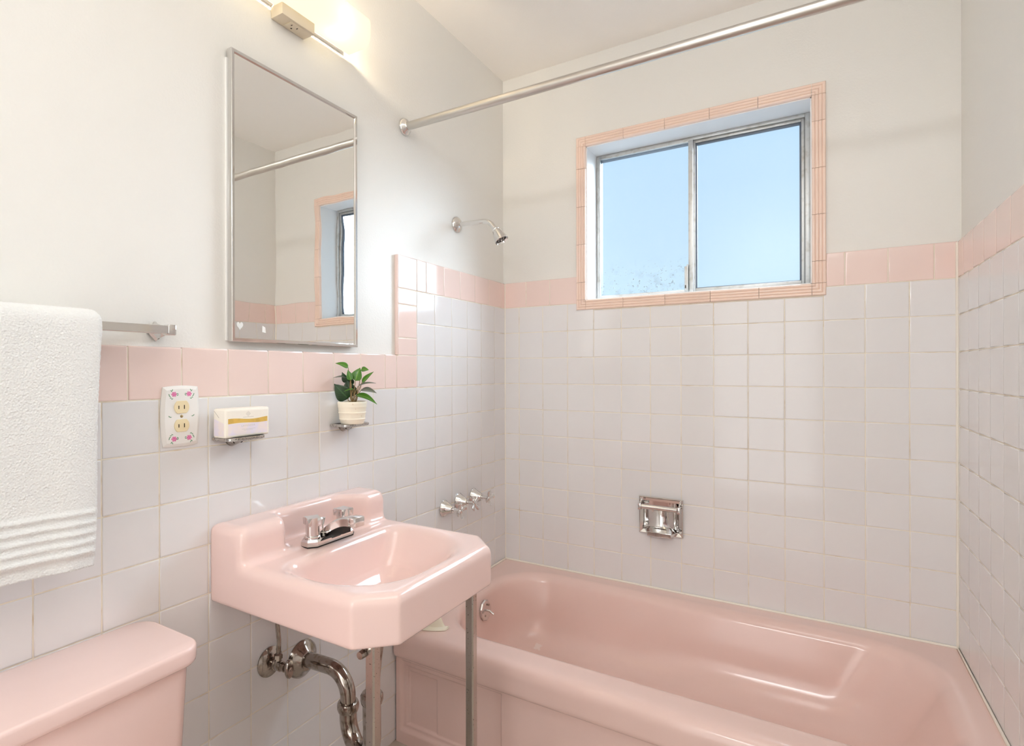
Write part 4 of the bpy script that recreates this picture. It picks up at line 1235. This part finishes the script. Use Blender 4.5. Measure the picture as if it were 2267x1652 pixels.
# ------------------------------------------------------------------ electric outlet with rose-print plate
OX = 0.0
oy, oz = -1.4745, 1.0865
out = thing('power_outlet', 'white rose-print outlet plate beside the wrapped soap', 'outlet', (OX, oy, oz - 0.06))
def plate_outline(ins, x, n=12):
    pts = []
    hw, hh, bw, bh = 0.0385 - ins, 0.0615 - ins, 0.0045, 0.003
    for side in range(4):
        for k in range(n):
            s = -1 + 2 * k / n
            if side == 0: y, z = s * hw, -hh - bh * (1 - s * s)
            elif side == 1: y, z = hw + bw * (1 - s * s), s * hh
            elif side == 2: y, z = -s * hw, hh + bh * (1 - s * s)
            else: y, z = -hw - bw * (1 - s * s), -s * hh
            pts.append((x, oy + y, oz + z))
    return pts
MB().loft([plate_outline(0, OX + 0.0002), plate_outline(0, OX + 0.002), plate_outline(0.001, OX + 0.003), plate_outline(0.007, OX + 0.0062)]).build('plate', 'white', out, smooth=25)
XP = OX + 0.0062
def recept(zc):
    pts = []
    for k in range(40):
        a = 2 * math.pi * k / 40
        y = 0.0165 * math.cos(a); z = 0.0165 * math.sin(a)
        z = max(-0.0132, min(0.0132, z))
        pts.append((y, z))
    r = MB().loft([[(XP - 0.001, oy + y, zc + z) for y, z in pts], [(XP + 0.0012, oy + y, zc + z) for y, z in pts], [(XP + 0.0018, oy + y * 0.95, zc + z * 0.95) for y, z in pts]]).build('receptacle', 'ivory', out, smooth=25)
    MB().box(XP + 0.0015, XP + 0.0020, oy - 0.0082, oy - 0.0062, zc - 0.0038, zc + 0.0032).box(XP + 0.0015, XP + 0.0020, oy + 0.0040, oy + 0.0060, zc - 0.0042, zc + 0.0042).build('slots', 'slot', r, smooth=None)
recept(oz + 0.0192); recept(oz - 0.0195)
MB().lathe((XP - 0.0005, oy, oz), (1, 0, 0), [(0, 0.0034), (0.001, 0.0032), (0.0017, 0.0018), (0.0018, 0)], 14).build('screw', 'screw', out)
def disc(mb, y, z, ry, rz, ang=0.0, d=0.0003, n=10):
    mb.loft([[(XP + dd, y + ry * math.cos(a) * math.cos(ang) - rz * math.sin(a) * math.sin(ang), z + ry * math.cos(a) * math.sin(ang) + rz * math.sin(a) * math.cos(ang)) for a in [2 * math.pi * k / n for k in range(n)]] for dd in (-0.0003, d)])
for sy, sz in ((-1, 1), (1, 1), (-1, -1), (1, -1)):
    cy, cz = oy + sy * 0.0165, oz + sz * 0.0465
    rm = MB(); disc(rm, cy, cz, 0.0046, 0.0042, d=0.0004)
    for k in range(6):
        a = k * math.pi / 3
        disc(rm, cy + 0.0040 * math.cos(a), cz + 0.0036 * math.sin(a), 0.0022, 0.0018, a, 0.0003)
    rm.build('rose', 'rose', out, smooth=None)
    lm_ = MB()
    for dy, dz, an in ((0.009, -0.004, 0.6), (0.0105, -0.001, 1.2), (0.007, -0.0075, 0.1), (0.004, -0.0095, -0.4), (0.006, 0.007, 1.0), (0.0035, 0.0085, 2.0), (-0.0075, 0.001, 0.2), (-0.0078, -0.002, -0.5)):
        disc(lm_, cy + sy * dy, cz + sz * dz, 0.0024, 0.0008, an * sy * sz, 0.00025, 8)
    lm_.build('rose_leaves', 'rose_leaf', out, smooth=None)
    if sz > 0:
        sl_ = MB()
        disc(sl_, oy + sy * 0.0255, oz, 0.0026, 0.0007, 0.6 * sy, 0.00025, 8); disc(sl_, oy + sy * 0.0235, oz - 0.001, 0.0022, 0.0006, -0.2 * sy, 0.00025, 8); disc(sl_, oy + sy * 0.0275, oz + 0.001, 0.0016, 0.0006, 1.2 * sy, 0.00025, 8)
        sl_.build('sprig', 'rose_leaf', out, smooth=None)

# ------------------------------------------------------------------ towel bar and towel
bar = thing('towel_bar', 'square chrome towel bar on the left wall', 'towel bar', (-E_L, -1.80, 1.242))
BX, BZ = 0.055, 1.2625
MB().box(BX - 0.009, BX + 0.009, -2.085, -1.536, BZ - 0.0082, BZ + 0.0082, 0.0012).build('bar', 'chrome', bar, smooth=20)
for yb in (-1.529, -2.093):
    ps = MB().box(BX - 0.0115, BX + 0.0115, yb - 0.008, yb + 0.008, BZ - 0.0105, BZ + 0.0105, 0.0025).build('end_post', 'chrome', bar, smooth=25)
    bx_ = MB()
    def dia(x, s, c=0.0): return [(x, yb + 0.008, BZ - 0.0205 * s + c), (x, yb + 0.019 * s + 0.008, BZ + c), (x, yb + 0.008, BZ + 0.0205 * s + c), (x, yb - 0.019 * s + 0.008, BZ + c)]
    bx_.loft([dia(-E_L, 1), dia(-E_L + 0.006, 1), dia(-E_L + 0.012, 0.75), dia(0.03, 0.42), dia(BX - 0.008, 0.36)]).build('bracket', 'chrome', ps, smooth=20)
    MB().lathe((-E_L + 0.0088, yb + 0.010, BZ - 0.0125), (1, 0, -0.3), [(0, 0.004), (0.002, 0.003), (0.0022, 0)], 10).build('screw', 'old_chrome', ps)

# towel folded over the bar: closed thick sheet, cross-section runs up the back, over the bar, down the front
tow = thing('bath_towel', 'white terry towel folded over the towel bar', 'towel', (0.06, -1.88, 0.845))
TY_R, TY_L = -1.668, -2.075
NY = 150
rng = np.random.default_rng(3)
ctrl = []   # centre line (x, z)
zf = 0.852
for z in np.linspace(0.90, BZ - 0.005, 60): ctrl.append((0.020, z))
for a in np.linspace(math.pi, 0, 26)[1:-1]: ctrl.append((BX - 0.001 + 0.0335 * math.cos(a), BZ + 0.002 + 0.0175 * math.sin(a)))
for z in np.linspace(BZ - 0.005, zf, 170): ctrl.append((0.088, z))
ctrl = np.array(ctrl)
tg = np.gradient(ctrl, axis=0); tg /= np.linalg.norm(tg, axis=1)[:, None]
nrm2 = np.stack([tg[:, 1], -tg[:, 0]], 1)       # pointing inwards (towards the bar)
front = np.clip((np.arange(len(ctrl)) - 84) / 170.0, 0, 1)
ns_ = len(ctrl)
half = 0.0085
ysn = np.linspace(0, 1, NY)
grid_n = rng.normal(0, 0.00022, (NY, ns_, 2))
verts = np.zeros((NY, ns_, 2, 3))
for i, s in enumerate(ysn):
    # right edge wanders inwards towards the hem
    yr = TY_R - 0.020 * front ** 1.5 - 0.004 * np.sin(front * 5.0)
    y = yr + (TY_L - yr) * s
    ed = min(s, 1 - s) * (TY_R - TY_L)
    rnd = math.sqrt(max(0.0, 1 - max(0, 1 - ed / 0.011) ** 2)) * 0.93 + 0.07
    fold = 0.0035 * np.sin(s * 9 + 1.2) * front + 0.003 * np.sin(s * 4.0 + 0.3) * front ** 0.6 + 0.004 * np.exp(-((s - 0.10) / 0.06) ** 2) * (0.3 + front)
    hz = ctrl[:, 1]
    ridge = np.zeros(ns_)
    for rz_ in (0.0275, 0.0435, 0.0595, 0.0755, 0.0925):
        ridge += 0.0034 * np.exp(-((hz - zf - rz_) / 0.0042) ** 2) * (front > 0.3)
    plain = 0.0042 * (1 / (1 + np.exp((hz - zf - 0.020) / 0.0015))) * (front > 0.3)
    for side in (0, 1):
        off = (half + ridge - plain) * (1 if side == 0 else -1) * rnd
        if side == 0:
            d = -(half * rnd + (ridge - plain) * min(1, ed / 0.006)) - grid_n[i, :, 0]
        else:
            d = half * rnd * 0.8 + grid_n[i, :, 1]
        cx_ = ctrl[:, 0] + fold
        verts[i, :, side, 0] = cx_ + nrm2[:, 0] * d * -1 * -1
        verts[i, :, side, 2] = ctrl[:, 1] + nrm2[:, 1] * d + 0.003 * np.sin(s * 5) * front + 0.004 * s * front
        verts[i, :, side, 1] = y + grid_n[i, :, side] * 1.2 * (1 if ed < 0.004 else 0)
vflat = verts.reshape(-1, 3)
def ti(i, j, k): return (i * ns_ + j) * 2 + k
tf = []
for i in range(NY - 1):
    for j in range(ns_ - 1):
        tf.append((ti(i, j, 0), ti(i + 1, j, 0), ti(i + 1, j + 1, 0), ti(i, j + 1, 0)))
        tf.append((ti(i, j, 1), ti(i, j + 1, 1), ti(i + 1, j + 1, 1), ti(i + 1, j, 1)))
    tf.append((ti(i, 0, 0), ti(i, 0, 1), ti(i + 1, 0, 1), ti(i + 1, 0, 0)))
    e_ = ns_ - 1
    tf.append((ti(i, e_, 0), ti(i + 1, e_, 0), ti(i + 1, e_, 1), ti(i, e_, 1)))
for j in range(ns_ - 1):
    tf.append((ti(0, j, 0), ti(0, j + 1, 0), ti(0, j + 1, 1), ti(0, j, 1)))
    e_ = NY - 1
    tf.append((ti(e_, j, 0), ti(e_, j, 1), ti(e_, j + 1, 1), ti(e_, j + 1, 0)))
MB().add(vflat.tolist(), tf).build('cloth', 'towel', tow, smooth=None).data.shade_smooth()
